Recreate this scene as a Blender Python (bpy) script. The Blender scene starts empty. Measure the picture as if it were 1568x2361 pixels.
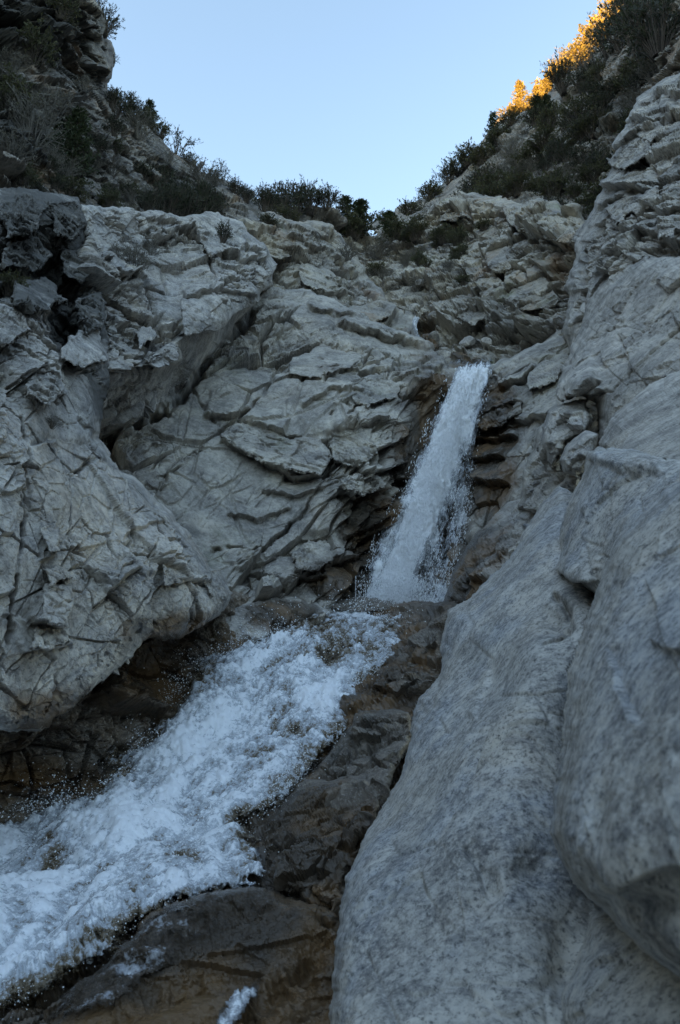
import bpy, math, random
import numpy as np
from mathutils import Vector, Matrix

# ------------------------------------------------------------------ camera, sky, sun, exposure
scene = bpy.context.scene
col = scene.collection
R = math.radians
PITCH = R(13.0)
cam_d = bpy.data.cameras.new('camera')
cam_d.sensor_fit = 'VERTICAL'; cam_d.sensor_height = 23.6; cam_d.sensor_width = 15.67
cam_d.lens = 18.0
cam_d.clip_start = 0.05; cam_d.clip_end = 5000
cam_d.dof.use_dof = True; cam_d.dof.focus_distance = 7.0; cam_d.dof.aperture_fstop = 4.0
cam = bpy.data.objects.new('camera', cam_d); col.objects.link(cam)
cam.location = (0, 0, 0); cam.rotation_euler = (math.pi/2 + PITCH, 0, 0)
scene.camera = cam

SUN_EL, SUN_AZ = R(13.0), R(242.0)         # low sun behind the left canyon rim
world = bpy.data.worlds.new('World'); scene.world = world; world.use_nodes = True
wn = world.node_tree.nodes; wl = world.node_tree.links
bg = wn['Background']; sky = wn.new('ShaderNodeTexSky')
sky.sky_type = 'NISHITA'; sky.sun_disc = False
sky.sun_elevation = SUN_EL; sky.sun_rotation = SUN_AZ
sky.altitude = 1200; sky.air_density = 1.0; sky.dust_density = 0.35; sky.ozone_density = 2.2
wl.new(sky.outputs[0], bg.inputs[0]); bg.inputs[1].default_value = 0.15
sun_d = bpy.data.lights.new('sun', 'SUN'); sun_d.energy = 5.0; sun_d.angle = R(0.5)
sun_d.color = (1.0, 0.66, 0.34)
sun = bpy.data.objects.new('sun', sun_d); col.objects.link(sun)
SUN_DIR = Vector((math.sin(SUN_AZ)*math.cos(SUN_EL), math.cos(SUN_AZ)*math.cos(SUN_EL), math.sin(SUN_EL)))
sun.rotation_euler = SUN_DIR.to_track_quat('Z', 'Y').to_euler()
vs = scene.view_settings
vs.view_transform = 'Standard'; vs.look = 'None'; vs.gamma = 1.0; vs.use_curve_mapping = False
vs.exposure = 2.38
vs.use_white_balance = True; vs.white_balance_temperature = 9050; vs.white_balance_tint = 8

# ------------------------------------------------------------------ helpers: rays, noise
FV, CX, CY = 1801.0, 784.0, 1180.5         # photograph measured in a 1568 x 2361 frame
cp, sp = math.cos(PITCH), math.sin(PITCH)
def unproj(x, y, Y):
    x = np.asarray(x, float); y = np.asarray(y, float); Y = np.asarray(Y, float)
    dv = (CY - y)/FV; rx = (x - CX)/FV
    ry = cp - dv*sp; rz = sp + dv*cp
    k = Y/ry
    return np.stack([rx*k, Y + 0*k, rz*k], -1)

_rs = np.random.RandomState(7)
_perm = np.tile(_rs.permutation(512), 6).astype(np.int32)
_grad = _rs.normal(size=(512, 3)); _grad /= np.linalg.norm(_grad, axis=1)[:, None]
_grad = _grad.astype(np.float32)
_rnd = _rs.rand(512, 6).astype(np.float32)
def _h(ix, iy, iz):
    return _perm[_perm[_perm[ix & 511] + (iy & 511)] + (iz & 511)]
def noise(p, s=1.0, seed=0):
    p = (np.asarray(p, np.float32)*np.float32(s)) + np.float32(seed*17.31 + 100.0)
    i = np.floor(p).astype(np.int32); f = p - i
    u = f*f*f*(f*(f*6 - 15) + 10)
    out = np.zeros(len(p), np.float32)
    for a in (0, 1):
        wx = u[:, 0] if a else 1 - u[:, 0]
        for b in (0, 1):
            wy = u[:, 1] if b else 1 - u[:, 1]
            for c in (0, 1):
                wz = u[:, 2] if c else 1 - u[:, 2]
                g = _grad[_h(i[:, 0]+a, i[:, 1]+b, i[:, 2]+c)]
                out += wx*wy*wz*(g[:, 0]*(f[:, 0]-a) + g[:, 1]*(f[:, 1]-b) + g[:, 2]*(f[:, 2]-c))
    return out*1.6
def fbm(p, s=1.0, o=4, gain=0.5, seed=0, ridged=False):
    t = 0; a = 1.0
    for k in range(o):
        n = noise(p, s*2.03**k, seed + k)
        if ridged: n = 1 - 2*np.abs(n)
        t = t + a*n; a *= gain
    return t
def voro(p, seed=0, jit=0.85):
    p = np.asarray(p, np.float32) + np.float32(seed*13.7 + 60.0)
    b = np.floor(p - 0.5).astype(np.int32)
    n = len(p)
    F1 = np.full(n, 9, np.float32); F2 = np.full(n, 9, np.float32)
    ID = np.zeros(n, np.int32); D = np.zeros((n, 3), np.float32)
    for a in (0, 1):
        for q in (0, 1):
            for c in (0, 1):
                ci = b + np.array([a, q, c], np.int32)
                h = _h(ci[:, 0], ci[:, 1], ci[:, 2])
                d = p - (ci + 0.5 + jit*(_rnd[h, :3] - 0.5))
                r = np.sqrt((d*d).sum(1))
                m = r < F1
                F2 = np.where(m, F1, np.minimum(F2, r))
                F1 = np.where(m, r, F1); ID = np.where(m, h, ID); D[m] = d[m]
    return F1, F2, ID, D
def frame_from(n, u):
    n = np.array(n, float); n /= np.linalg.norm(n)
    u = np.array(u, float); u -= n*np.dot(u, n); u /= np.linalg.norm(u)
    return np.stack([u, np.cross(n, u), n], 1)          # columns: along, across, foliation normal
def sst(x, a, b):
    t = np.clip((x - a)/(b - a), 0, 1); return t*t*(3 - 2*t)

def poly_sd(P, x, y):
    P = np.asarray(P, float); n = len(P)
    d = np.full(x.shape, 1e9); ins = np.zeros(x.shape, bool)
    for k in range(n):
        a = P[k]; b = P[(k+1) % n]; e = b - a
        t = np.clip(((x-a[0])*e[0] + (y-a[1])*e[1])/(e@e + 1e-9), 0, 1)
        d = np.minimum(d, np.hypot(x - a[0] - t*e[0], y - a[1] - t*e[1]))
        c = (a[1] > y) != (b[1] > y)
        xi = (b[0]-a[0])*(y-a[1])/(b[1]-a[1] + 1e-12) + a[0]
        ins ^= c & (x < xi)
    return np.where(ins, d, -d)
def line_sd(P, x, y):
    """signed distance (negative = above a line traced left to right) and distance past its ends"""
    P = np.asarray(P, float)
    d = np.full(x.shape, 1e9); sg = np.ones(x.shape); T = np.zeros(x.shape)
    L = np.r_[0, np.cumsum(np.hypot(*np.diff(P, axis=0).T))]
    for k in range(len(P)-1):
        a = P[k]; e = P[k+1] - a
        t = np.clip(((x-a[0])*e[0] + (y-a[1])*e[1])/(e@e), 0, 1)
        dx = x - a[0] - t*e[0]; dy = y - a[1] - t*e[1]
        r = np.hypot(dx, dy); m = r < d
        d = np.where(m, r, d); sg = np.where(m, np.sign(e[0]*(y-a[1]) - e[1]*(x-a[0])), sg)
        T = np.where(m, (L[k] + t*(L[k+1]-L[k]))/L[-1], T)
    return d*sg, T
def tps(ctrl):
    C = np.array(ctrl, float); P = C[:, :2]/500.0; v = np.log(C[:, 2]); n = len(P)
    r2 = ((P[:, None]-P[None])**2).sum(-1)
    K = np.where(r2 > 0, r2*np.log(r2 + 1e-12), 0)
    A = np.zeros((n+3, n+3)); A[:n, :n] = K - 0.0005*np.eye(n); A[:n, n] = 1; A[:n, n+1:] = P
    A[n, :n] = 1; A[n+1:, :n] = P.T
    w = np.linalg.solve(A, np.r_[v, 0, 0, 0])
    def f(x, y):
        x = x/500.0; y = y/500.0
        t = w[n] + w[n+1]*x + w[n+2]*y
        for k in range(n):
            q = (x-P[k, 0])**2 + (y-P[k, 1])**2
            t = t + w[k]*q*np.log(q + 1e-12)
        return np.exp(t)
    return f

def mesh_from(name, V, F, mat=None, smooth=True, attrs=None):
    """F: (n,k) int array of k-gons (or list of such arrays)"""
    me = bpy.data.meshes.new(name)
    Fs = F if isinstance(F, list) else [F]
    V = np.asarray(V, np.float32)
    me.vertices.add(len(V)); me.vertices.foreach_set('co', V.ravel())
    idx = np.concatenate([f.ravel() for f in Fs]).astype(np.int32)
    tot = np.concatenate([np.full(len(f), f.shape[1]) for f in Fs])
    st = np.r_[0, np.cumsum(tot)[:-1]].astype(np.int32)
    me.loops.add(len(idx)); me.loops.foreach_set('vertex_index', idx)
    me.polygons.add(len(tot)); me.polygons.foreach_set('loop_start', st)
    me.polygons.foreach_set('use_smooth', np.full(len(tot), smooth))
    me.update(calc_edges=True)
    for k, a in (attrs or {}).items():
        a = np.asarray(a, np.float32); vec = a.ndim == 2
        at = me.attributes.new(k, 'FLOAT_VECTOR' if vec else 'FLOAT', 'POINT'); at.data.foreach_set('vector' if vec else 'value', a.ravel())
    if mat: me.materials.append(mat)
    return me
def link(name, me, parent=None, loc=None):
    o = bpy.data.objects.new(name, me); col.objects.link(o)
    if parent: o.parent = parent
    if loc is not None: o.location = loc
    return o
def tag(o, label=None, cat=None, group=None, kind=None):
    if label: o['label'] = label
    if cat: o['category'] = cat
    if group: o['group'] = group
    if kind: o['kind'] = kind
    return o

# ------------------------------------------------------------------ materials
def nt(name):
    m = bpy.data.materials.new(name); m.use_nodes = True
    return m, m.node_tree, m.node_tree.nodes['Principled BSDF']
class G:
    def __init__(s, tree): s.t = tree
    def n(s, typ, **kw):
        x = s.t.nodes.new(typ)
        for k, v in kw.items(): setattr(x, k, v)
        return x
    def l(s, a, b): s.t.links.new(a, b)
    def put(s, sock, v):
        if hasattr(v, 'is_output') or isinstance(v, bpy.types.NodeSocket): s.l(v, sock)
        else: sock.default_value = v
    def pos(s): return s.n('ShaderNodeNewGeometry').outputs['Position']
    def noise(s, vec, scale, detail=4, rough=0.55, dist=0.0):
        x = s.n('ShaderNodeTexNoise'); s.put(x.inputs['Vector'], vec)
        x.inputs['Scale'].default_value = scale; x.inputs['Detail'].default_value = detail
        x.inputs['Roughness'].default_value = rough; x.inputs['Distortion'].default_value = dist
        return x.outputs['Fac']
    def ramp(s, v, a, b, lo=0.0, hi=1.0):
        x = s.n('ShaderNodeMapRange', interpolation_type='SMOOTHSTEP'); s.put(x.inputs[0], v)
        x.inputs[1].default_value = a; x.inputs[2].default_value = b
        x.inputs[3].default_value = lo; x.inputs[4].default_value = hi
        return x.outputs[0]
    def mix(s, f, a, b, mode='MIX'):
        x = s.n('ShaderNodeMix', data_type='RGBA', blend_type=mode)
        s.put(x.inputs[0], f)
        for i, c in ((6, a), (7, b)):
            s.put(x.inputs[i], (*c, 1) if isinstance(c, tuple) else c)
        return x.outputs[2]
    def math(s, op, a, b=0.0):
        x = s.n('ShaderNodeMath', operation=op); s.put(x.inputs[0], a); s.put(x.inputs[1], b)
        return x.outputs[0]
    def mapping(s, vec, scale=(1, 1, 1), rot=(0, 0, 0)):
        x = s.n('ShaderNodeMapping'); s.put(x.inputs[0], vec)
        x.inputs['Scale'].default_value = scale; x.inputs['Rotation'].default_value = rot
        return x.outputs[0]
    def attr(s, name): return s.n('ShaderNodeAttribute', attribute_name=name).outputs['Fac']

def rock_mat(name, base=(0.54, 0.49, 0.43), dark=(0.33, 0.30, 0.265), warm=(0.50, 0.42, 0.33),
             grain=70.0, grain_amt=0.5, warm_amt=0.35, dark_amt=0.5, lichen=0.0, band=0.0, spots=0.0,
             patch=1.2, bump=0.25, rust=0.0, band_rot=(0.5, 0.3, 0.2), blue=0.0):
    m, t, b = nt(name); g = G(t); p = g.pos()
    c = g.mix(g.ramp(g.noise(p, patch, 5), 0.40, 0.64), base, dark)
    c = g.mix(g.math('MULTIPLY', g.ramp(g.noise(p, patch*0.6 + 0.37, 4, 0.6), 0.45, 0.68), warm_amt), c, warm)
    if blue > 0:
        c = g.mix(g.math('MULTIPLY', g.ramp(g.noise(p, 2.6, 4, 0.6), 0.47, 0.62), blue), c, (0.33, 0.37, 0.42))
    if band > 0:
        v = g.mapping(p, (1.3, 1.3, 3.2), band_rot)
        bn = g.noise(v, 2.2, 5, 0.6, 0.9)
        c = g.mix(g.math('MULTIPLY', g.ramp(bn, 0.50, 0.66), band), c, (0.13, 0.135, 0.14))
        c = g.mix(g.math('MULTIPLY', g.ramp(bn, 0.46, 0.34), band*0.6), c, (0.50, 0.46, 0.41))
    mo = g.noise(p, grain*0.13, 6, 0.70, 0.0)
    c = g.mix(g.ramp(mo, 0.36, 0.64, 0.0, 1.0), g.mix(1.0, c, (0.68, 0.68, 0.70), 'MULTIPLY'), g.mix(1.0, c, (1.22, 1.22, 1.22), 'MULTIPLY'))
    # mineral grain: dark and pale crystals
    gr = g.noise(p, grain, 6, 0.85)
    c = g.mix(g.math('MULTIPLY', g.ramp(gr, 0.52, 0.60), grain_amt), c, (0.07, 0.07, 0.07))
    c = g.mix(g.math('MULTIPLY', g.ramp(gr, 0.48, 0.40), grain_amt*0.8), c, (0.60, 0.56, 0.50))
    g2 = g.noise(p, grain*0.42, 4, 0.8)
    c = g.mix(g.math('MULTIPLY', g.ramp(g2, 0.53, 0.61), grain_amt*0.55), c, (0.12, 0.12, 0.125))
    c = g.mix(g.math('MULTIPLY', g.ramp(g2, 0.47, 0.39), grain_amt*0.5), c, (0.66, 0.62, 0.56))
    # weathering streaks and dark crusts
    st = g.noise(g.mapping(p, (2.4, 2.4, 0.6)), 1.7, 6, 0.65, 0.4)
    c = g.mix(g.math('MULTIPLY', g.ramp(st, 0.50, 0.70), dark_amt), c, (0.10, 0.095, 0.085))
    if spots > 0:
        sn = g.noise(p, 9.0, 4, 0.6)
        c = g.mix(g.math('MULTIPLY', g.ramp(sn, 0.57, 0.68), spots), c, (0.11, 0.105, 0.10))
    if lichen > 0:
        ln = g.noise(p, 0.9, 6, 0.7)
        c = g.mix(g.math('MULTIPLY', g.ramp(ln, 0.58, 0.70), lichen), c, (0.25, 0.27, 0.14))
    if rust > 0:
        rn = g.noise(p, 0.55, 6, 0.7, 0.6)
        c = g.mix(g.math('MULTIPLY', g.ramp(rn, 0.55, 0.70), rust), c, (0.36, 0.20, 0.10))
    c = g.mix(g.math('MULTIPLY', g.ramp(g.math('ADD', g.attr('shade_crust'), g.math('SUBTRACT', g.noise(p, 2.2, 5, 0.65), 0.5)), 0.30, 0.62), 0.85), c, (0.055, 0.052, 0.046))  # dark patches: lichen-dark rock, and shade painted into the buttress hollow
    wet = g.attr('wet')
    wn_ = g.math('ADD', wet, g.math('MULTIPLY', g.math('SUBTRACT', g.noise(p, 3.5, 4), 0.5), 0.9))
    wf = g.math('MULTIPLY', g.ramp(wn_, 0.28, 0.75), g.ramp(wet, 0.02, 0.2))
    brown = g.mix(g.ramp(g.noise(p, 1.6, 4, 0.6), 0.42, 0.62), (0.058, 0.040, 0.027), (0.165, 0.088, 0.038))
    c = g.mix(g.math('MULTIPLY', wf, 0.86), c, brown)
    g.l(c, b.inputs['Base Color'])
    g.l(g.ramp(wf, 0, 1, 0.88, 0.24), b.inputs['Roughness'])
    b.inputs['Specular IOR Level'].default_value = 0.28
    bm = g.n('ShaderNodeBump'); bm.inputs['Strength'].default_value = bump; bm.inputs['Distance'].default_value = 0.03
    hh = g.math('ADD', g.noise(p, 11.0, 8, 0.72), g.math('MULTIPLY', g.noise(p, grain*0.6, 3), 0.25))
    g.l(hh, bm.inputs['Height']); g.l(bm.outputs[0], b.inputs['Normal'])
    return m

M = {}
M['granite'] = rock_mat('granite', blue=0.15, grain=36, grain_amt=0.50, dark_amt=0.35, lichen=0.0)
M['fore'] = rock_mat('banded_gneiss', base=(0.52, 0.485, 0.435), dark=(0.34, 0.32, 0.295), grain=62, grain_amt=0.85, blue=0.45, band=0.28, dark_amt=0.3, patch=3.0,
                     warm_amt=0.45, bump=0.3)
M['wall'] = rock_mat('wall_rock', base=(0.51, 0.46, 0.39), grain=19, grain_amt=0.38, dark_amt=0.40, lichen=0.16, band=0.15)
M['cliff'] = rock_mat('cliff_rock', base=(0.54, 0.485, 0.42), grain=27, grain_amt=0.42, dark_amt=0.35, spots=0.55, patch=0.8)
M['far'] = rock_mat('far_rock', base=(0.46, 0.41, 0.34), warm=(0.42, 0.32, 0.20), grain=8, grain_amt=0.30, dark_amt=0.45,
                    rust=0.5, lichen=0.4, patch=0.35)
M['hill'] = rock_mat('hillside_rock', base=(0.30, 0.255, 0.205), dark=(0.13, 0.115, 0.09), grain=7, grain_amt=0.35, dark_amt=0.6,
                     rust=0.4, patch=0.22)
M['hill_dark'] = rock_mat('dark_hillside_rock', base=(0.20, 0.175, 0.15), dark=(0.075, 0.065, 0.054), grain=9, grain_amt=0.35, dark_amt=0.7,  # rock of a darker colour, for left hillside and ground
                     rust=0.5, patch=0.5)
M['wetrock'] = rock_mat('wet_rock', base=(0.19, 0.155, 0.125), dark=(0.09, 0.072, 0.056), warm=(0.20, 0.12, 0.06), grain=60,
                        grain_amt=0.35, dark_amt=0.5, warm_amt=0.6)

M['bank'] = rock_mat('rusty_wet_bank', base=(0.25, 0.185, 0.13), dark=(0.11, 0.082, 0.058), warm=(0.26, 0.15, 0.07), grain=40, grain_amt=0.4, dark_amt=0.4, warm_amt=0.7, rust=0.6, lichen=0.3, patch=2.0)

# ------------------------------------------------------------------ rock masses
FOL = frame_from((0.25, -0.55, 0.80), (1.0, 0.15, -0.25))      # foliation of the gneiss
FOL2 = frame_from((-0.42, -0.55, 0.75), (1.0, 0.2, 0.55))
def rock_disp(p, pw, lf=(0.25, 0.5), facets=(), strata=None, fine=(1.0, 1.0), seed=0, frac=0.0, pits=0.0, fol=None, iso=False):
    """outward displacement: lumps, planar-faced blocks, beds, roughness; and a separate crisp crack field.
    pw = size of one mesh step at each point in metres"""
    fr = FOL if fol is None else fol
    d = lf[0]*fbm(p, lf[1], 3, 0.5, seed)
    wp = p + 0.05*np.stack([noise(p, 0.7, seed+40), noise(p, 0.7, seed+41), noise(p, 0.7, seed+42)], 1) \
           + 0.008*np.stack([noise(p, 4.0, seed+43), noise(p, 4.0, seed+44), noise(p, 4.0, seed+45)], 1)
    q0 = (wp @ fr).astype(np.float32)
    msk = sst(fbm(p, 0.45, 3, 0.5, seed+9), -0.35 - frac, 0.15 - frac)
    ckd = np.zeros(len(p), np.float32)
    for k, (size, amp, crack, an) in enumerate(facets):
        for v in (0, 1):                           # two interlocking block sets per size
            sz = size*(1.0 if v == 0 else 0.63); am = amp*(1.0 if v == 0 else 0.6)
            q = q0/np.array([sz*an, sz*an*0.7, sz*0.62], np.float32)
            F1, F2, ID, D = voro(q, seed + k*3 + v*31)
            h = am*1.7*(_rnd[ID, 3] - 0.5) + am*3.0*(D[:, 0]*(_rnd[ID, 4]-0.5) + D[:, 1]*(_rnd[ID, 5]-0.5) - D[:, 2]*0.42)
            e = (F2 - F1)*sz*0.5
            mk = sst(noise(p, 0.75/size**0.5, seed + 60 + k*2 + v), -0.30 - frac, 0.10 - frac)
            mm = (0.10 + 0.90*mk)*(msk if k else (0.45 + 0.55*msk))
            on = sst(noise(p, 1.1/size, seed + 80 + k*2 + v), -0.25, 0.15)
            ckd = np.maximum(ckd, crack*1.3*on*(0.25 + 0.75*mm)*(1 - sst(e, 0.3*pw, 2.2*pw)))
            d = d + h*mm
    if strata:
        th, amp = strata
        t = q0[:, 2]/th + 0.4*noise(p, 0.4, seed+21) + 0.10*noise(p, 2.3, seed+22)
        f = t - np.floor(t)
        saw = np.where(f < 0.9, 1 - f/0.9, (f-0.9)/0.1) - 0.5
        rr = _rnd[np.floor(t).astype(np.int32) & 511, 0]
        d = d + amp*saw*(0.2 + 1.2*rr*rr)*sst(noise(p, 0.8, seed+23), -0.2, 0.3)
    # roughness scaled to what the eye resolves at this distance, drawn out along the foliation
    m = float(np.median(pw))
    qa = p.astype(np.float32) if iso else q0*np.array([0.28, 0.45, 1.0], np.float32)
    fi = fine[0]*m*(1.3*fbm(qa, 1/(14*m), 3, 0.6, seed+30) + 1.5*fbm(p, 1/(9*m), 3, 0.62, seed+33))*(0.35 + 0.75*msk)*fine[1]
    # smallest chips
    q = q0/np.array([11*m, 8*m, 5*m], np.float32)
    F1, F2, ID, D = voro(q, seed + 17)
    fi = fi + fine[0]*m*(2.0*(_rnd[ID, 3] - 0.5) + 2.6*(D[:, 0]*(_rnd[ID, 4]-0.5) + D[:, 1]*(_rnd[ID, 5]-0.5) - 0.3*D[:, 2]))*(0.15 + 0.85*msk)
    if pits:
        d = d - pits*sst(noise(p, 7.0, seed+50), 0.30, 0.6)
    return d, fi, ckd

LAYERS = {}
def rock_layer(name, poly, ctrl, mat, step=2.3, rim=(60, 0.8), skirt=2.5, disp=None, feats=(), wet=(), shade_crust=(), rug=(), wob=7.0,
               label=None, cat=None, kind=None, amp=1.0, group=None, parent=None, smooth=False):
    P = np.array(poly, float)
    x0, y0 = P.min(0) - 3*step; x1, y1 = P.max(0) + 3*step
    gx = np.arange(x0, x1, step); gy = np.arange(y0, y1, step)
    X, Yp = np.meshgrid(gx, gy)
    sh = X.shape
    z3 = np.stack([X.ravel(), Yp.ravel(), np.full(X.size, 3.3*len(name))], 1)
    nz = noise(z3, 1/55.0, 3) + 0.5*noise(z3, 1/21.0, 4) + 0.3*noise(z3, 1/9.0, 5)
    sd = poly_sd(P, X, Yp) + wob*nz.reshape(sh)
    # snap a one-cell border onto the outline
    gy_, gx_ = np.gradient(sd, step); gl = np.maximum(np.hypot(gx_, gy_), 0.35)
    inn = sd > 0
    cell = inn[:-1, :-1] | inn[1:, :-1] | inn[:-1, 1:] | inn[1:, 1:]
    out = ~inn
    mv = np.where(out, np.clip(-sd/gl, 0, 1.5*step), 0)
    XX = X + mv*gx_/gl; YY = Yp + mv*gy_/gl
    sdc = np.maximum(sd, 0)
    D = tps(ctrl)(XX, YY)
    t = np.clip(sdc/rim[0], 0, 1)
    D = D + rim[1]*(1 - np.sqrt(np.maximum(0, 1 - (1-t)**2)))
    pts = unproj(XX, YY, D)                       # (h,w,3)
    du = np.gradient(pts, axis=1); dv = np.gradient(pts, axis=0)
    N = np.cross(dv, du); N /= np.linalg.norm(N, axis=2, keepdims=True) + 1e-12
    flip = (N*pts).sum(2) > 0
    N = np.where(flip[..., None], -N, N)          # towards the camera side
    # soften the normals at the rim so displacement does not explode there
    use = np.zeros(sh, bool)
    use[:-1, :-1] |= cell; use[1:, :-1] |= cell; use[:-1, 1:] |= cell; use[1:, 1:] |= cell
    idx = -np.ones(sh, int); sel = np.where(use.ravel())[0]; idx.ravel()[sel] = np.arange(len(sel))
    p = pts.reshape(-1, 3)[sel]; n = N.reshape(-1, 3)[sel]
    dd = np.zeros(len(sel))
    face = -(n*p).sum(1)/np.linalg.norm(p, axis=1)
    pw = step*np.linalg.norm(p, axis=1)/FV
    ckd = np.zeros(len(sel)); fi = 0.0
    if disp:
        fa = np.full(len(sel), disp.get('frac', 0.0), np.float32)
        for (a, b, rx, ry, s_) in rug:
            fa = fa + s_*np.clip(1.5 - np.sqrt(((XX.ravel()[sel]-a)/rx)**2 + ((YY.ravel()[sel]-b)/ry)**2), 0, 1)
        dd, fi, ckd = rock_disp(p, pw.astype(np.float32), **{**disp, 'frac': fa})
        fk = 0.25 + 0.75*sst(face, 0.05, 0.5)
        dd = amp*dd.astype(float)*fk; fi = fi*fk
    xs = XX.ravel()[sel]; ys = YY.ravel()[sel]
    zz = np.stack([xs, ys, np.full(len(xs), 9.1)], 1)
    fd = np.zeros(len(sel))
    wx = xs + 7*noise(zz, 1/32.0, 8) + 3.5*noise(zz, 1/11.0, 9)
    wy = ys + 7*noise(zz, 1/32.0, 10) + 3.5*noise(zz, 1/11.0, 11)
    for f in feats:
        if f[0] == 'c':                           # crack: line, width, depth
            s, T = line_sd(f[1], wx, wy)
            Lp = np.hypot(*np.diff(np.array(f[1], float), axis=0).T).sum()
            md = noise(np.stack([T*Lp/38.0, 0*T + f[1][0][0]*0.37, 0*T], 1), 1.0, 13)
            wv = f[2]*(0.55 + 0.35*noise(np.stack([T*Lp/20.0, 0*T + f[1][0][1]*0.31, 0*T], 1), 1.0, 14))
            fd -= f[3]*np.exp(-(s/wv)**2)*sst(T, 0, 0.06)*sst(1-T, 0, 0.06)*(0.25 + 0.75*sst(md, -0.4, 0.2))
        elif f[0] == 's':                         # step: line, reach, height: proud above, undercut below
            s, T = line_sd(f[1], wx, wy); L, h = f[2], f[3]*(0.75 if abs(f[3]) > 0.3 else 1.0)
            e = sst(T, 0, 0.10)*sst(1-T, 0, 0.10)
            gt = sst(-s, -2.0*step, 2.0*step)
            up = gt*np.exp(-np.abs(s)/L)
            dn = (1 - gt)*np.exp(-np.abs(s)/(0.30*L))
            fd += h*e*(up - 0.55*dn)
        elif f[0] == 'b':                         # bump / hollow: x, y, rx, ry, height
            q = ((wx-f[1])/f[3])**2 + ((wy-f[2])/f[4])**2
            fd += f[5]*np.exp(-q)
    # steps much taller than the mesh is wide are spread over a few cells so that they do not comb
    def blur(v, k):
        g0 = np.zeros(sh); g0.ravel()[sel] = v; w0 = use.astype(float)
        for _ in range(k):
            for ax in (0, 1):
                g0 = 0.5*g0 + 0.25*(np.roll(g0, 1, ax) + np.roll(g0, -1, ax)); w0 = 0.5*w0 + 0.25*(np.roll(w0, 1, ax) + np.roll(w0, -1, ax))
        return (g0/np.maximum(w0, 1e-6)).ravel()[sel]
    st = (np.maximum(np.linalg.norm(du, axis=2), np.linalg.norm(dv, axis=2)).ravel()[sel]/pw)
    def tame(v):
        b2 = blur(v, 1); j = blur(np.abs(v - b2), 1)
        v = v + (b2 - v)*(0.25 + 0.65*sst(j/pw, 1.0, 4.0))
        b5 = blur(v, 4)
        return v + (b5 - v)*sst(st, 3.5, 8.0)
    dd = tame(dd) + fi; fd = tame(fd); ckd = 1.2*ckd*(1 - sst(st, 2.6, 6.0))
    vd = -p/np.linalg.norm(p, axis=1)[:, None]
    dirn = n + 1.1*vd; dirn /= np.linalg.norm(dirn, axis=1)[:, None]
    dirf = 0.4*n + vd; dirf /= np.linalg.norm(dirf, axis=1)[:, None]
    p = p + dirn*(dd - ckd)[:, None] + dirf*fd[:, None]
    w = np.zeros(len(sel))
    for (a, b, rx, ry, s_) in wet:
        w = np.maximum(w, s_*np.clip(1.35 - np.sqrt(((xs-a)/rx)**2 + ((ys-b)/ry)**2), 0, 1))
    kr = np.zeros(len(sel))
    for (a, b, rx, ry, s_) in shade_crust:
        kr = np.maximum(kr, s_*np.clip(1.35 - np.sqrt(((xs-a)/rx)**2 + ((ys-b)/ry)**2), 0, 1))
    # faces
    ci, cj = np.where(cell)
    Q = np.stack([idx[ci, cj], idx[ci+1, cj], idx[ci+1, cj+1], idx[ci, cj+1]], 1)
    # skirt: boundary edges pushed back into the mountain
    E = np.concatenate([Q[:, [0, 1]], Q[:, [1, 2]], Q[:, [2, 3]], Q[:, [3, 0]]])
    key = np.sort(E, 1); _, first, cnt = np.unique(key[:, 0]*10**7 + key[:, 1], return_index=True, return_counts=True)
    be = E[first[cnt == 1]]
    bv = np.unique(be); mp = -np.ones(len(p), int); mp[bv] = len(p) + np.arange(len(bv))
    dirv = p[bv].copy(); dirv /= np.linalg.norm(dirv, axis=1)[:, None]
    cen = p.mean(0)
    bp = p[bv] + skirt*(dirv + 0.15*(cen - p[bv])/(np.linalg.norm(cen - p[bv], axis=1)[:, None]))
    V = np.concatenate([p, bp]); w2 = np.concatenate([w, w[bv]])
    S = np.stack([be[:, 1], be[:, 0], mp[be[:, 0]], mp[be[:, 1]]], 1)
    org = np.array([V[:, 0].mean(), V[:, 1].mean(), V[:, 2].min()])
    me = mesh_from(name, V - org, np.concatenate([Q, S]), mat, smooth, {'wet': w2, 'shade_crust': np.concatenate([kr, kr[bv]])})
    o = link(name, me, parent, org - np.array(parent.location) if parent else org)
    LAYERS[name] = dict(obj=o, p=p, n=n, xs=xs, ys=ys)
    tag(o, label, cat, group, kind)
    return o
def surf(layer, x, y):
    L = LAYERS[layer]; k = np.argmin((L['xs']-x)**2 + (L['ys']-y)**2)
    return L['p'][k], L['n'][k]

# --- ground sheet, the unseen left rim added to shade the gorge, the sunlit ridge beyond
def height_sheet(name, xs, ys, fn, mat):
    X, Y = np.meshgrid(xs, ys); Z = fn(X, Y); h, w = X.shape
    V = np.stack([X.ravel(), Y.ravel(), Z.ravel()], 1)
    i = np.arange(h*w).reshape(h, w)
    F = np.stack([i[:-1, :-1].ravel(), i[:-1, 1:].ravel(), i[1:, 1:].ravel(), i[1:, :-1].ravel()], 1)
    return tag(link(name, mesh_from(name, V, F, mat, True, {'wet': np.zeros(len(V))})), kind='structure')
def nz2(X, Y, s_, o=4, seed=0):
    return fbm(np.stack([X.ravel(), Y.ravel(), 0*X.ravel()], 1), s_, o, 0.5, seed).reshape(X.shape)
height_sheet('ground', np.r_[np.linspace(-3000, -200, 12), np.linspace(-150, 150, 40), np.linspace(200, 3000, 12)],
             np.r_[np.linspace(-3000, -200, 12), np.linspace(-150, 150, 40), np.linspace(200, 3000, 12)],
             lambda X, Y: -3.2 + 0.25*nz2(X, Y, 0.05) - 0.06*np.clip(-Y - 3, 0, 60), M['hill_dark'])
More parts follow.
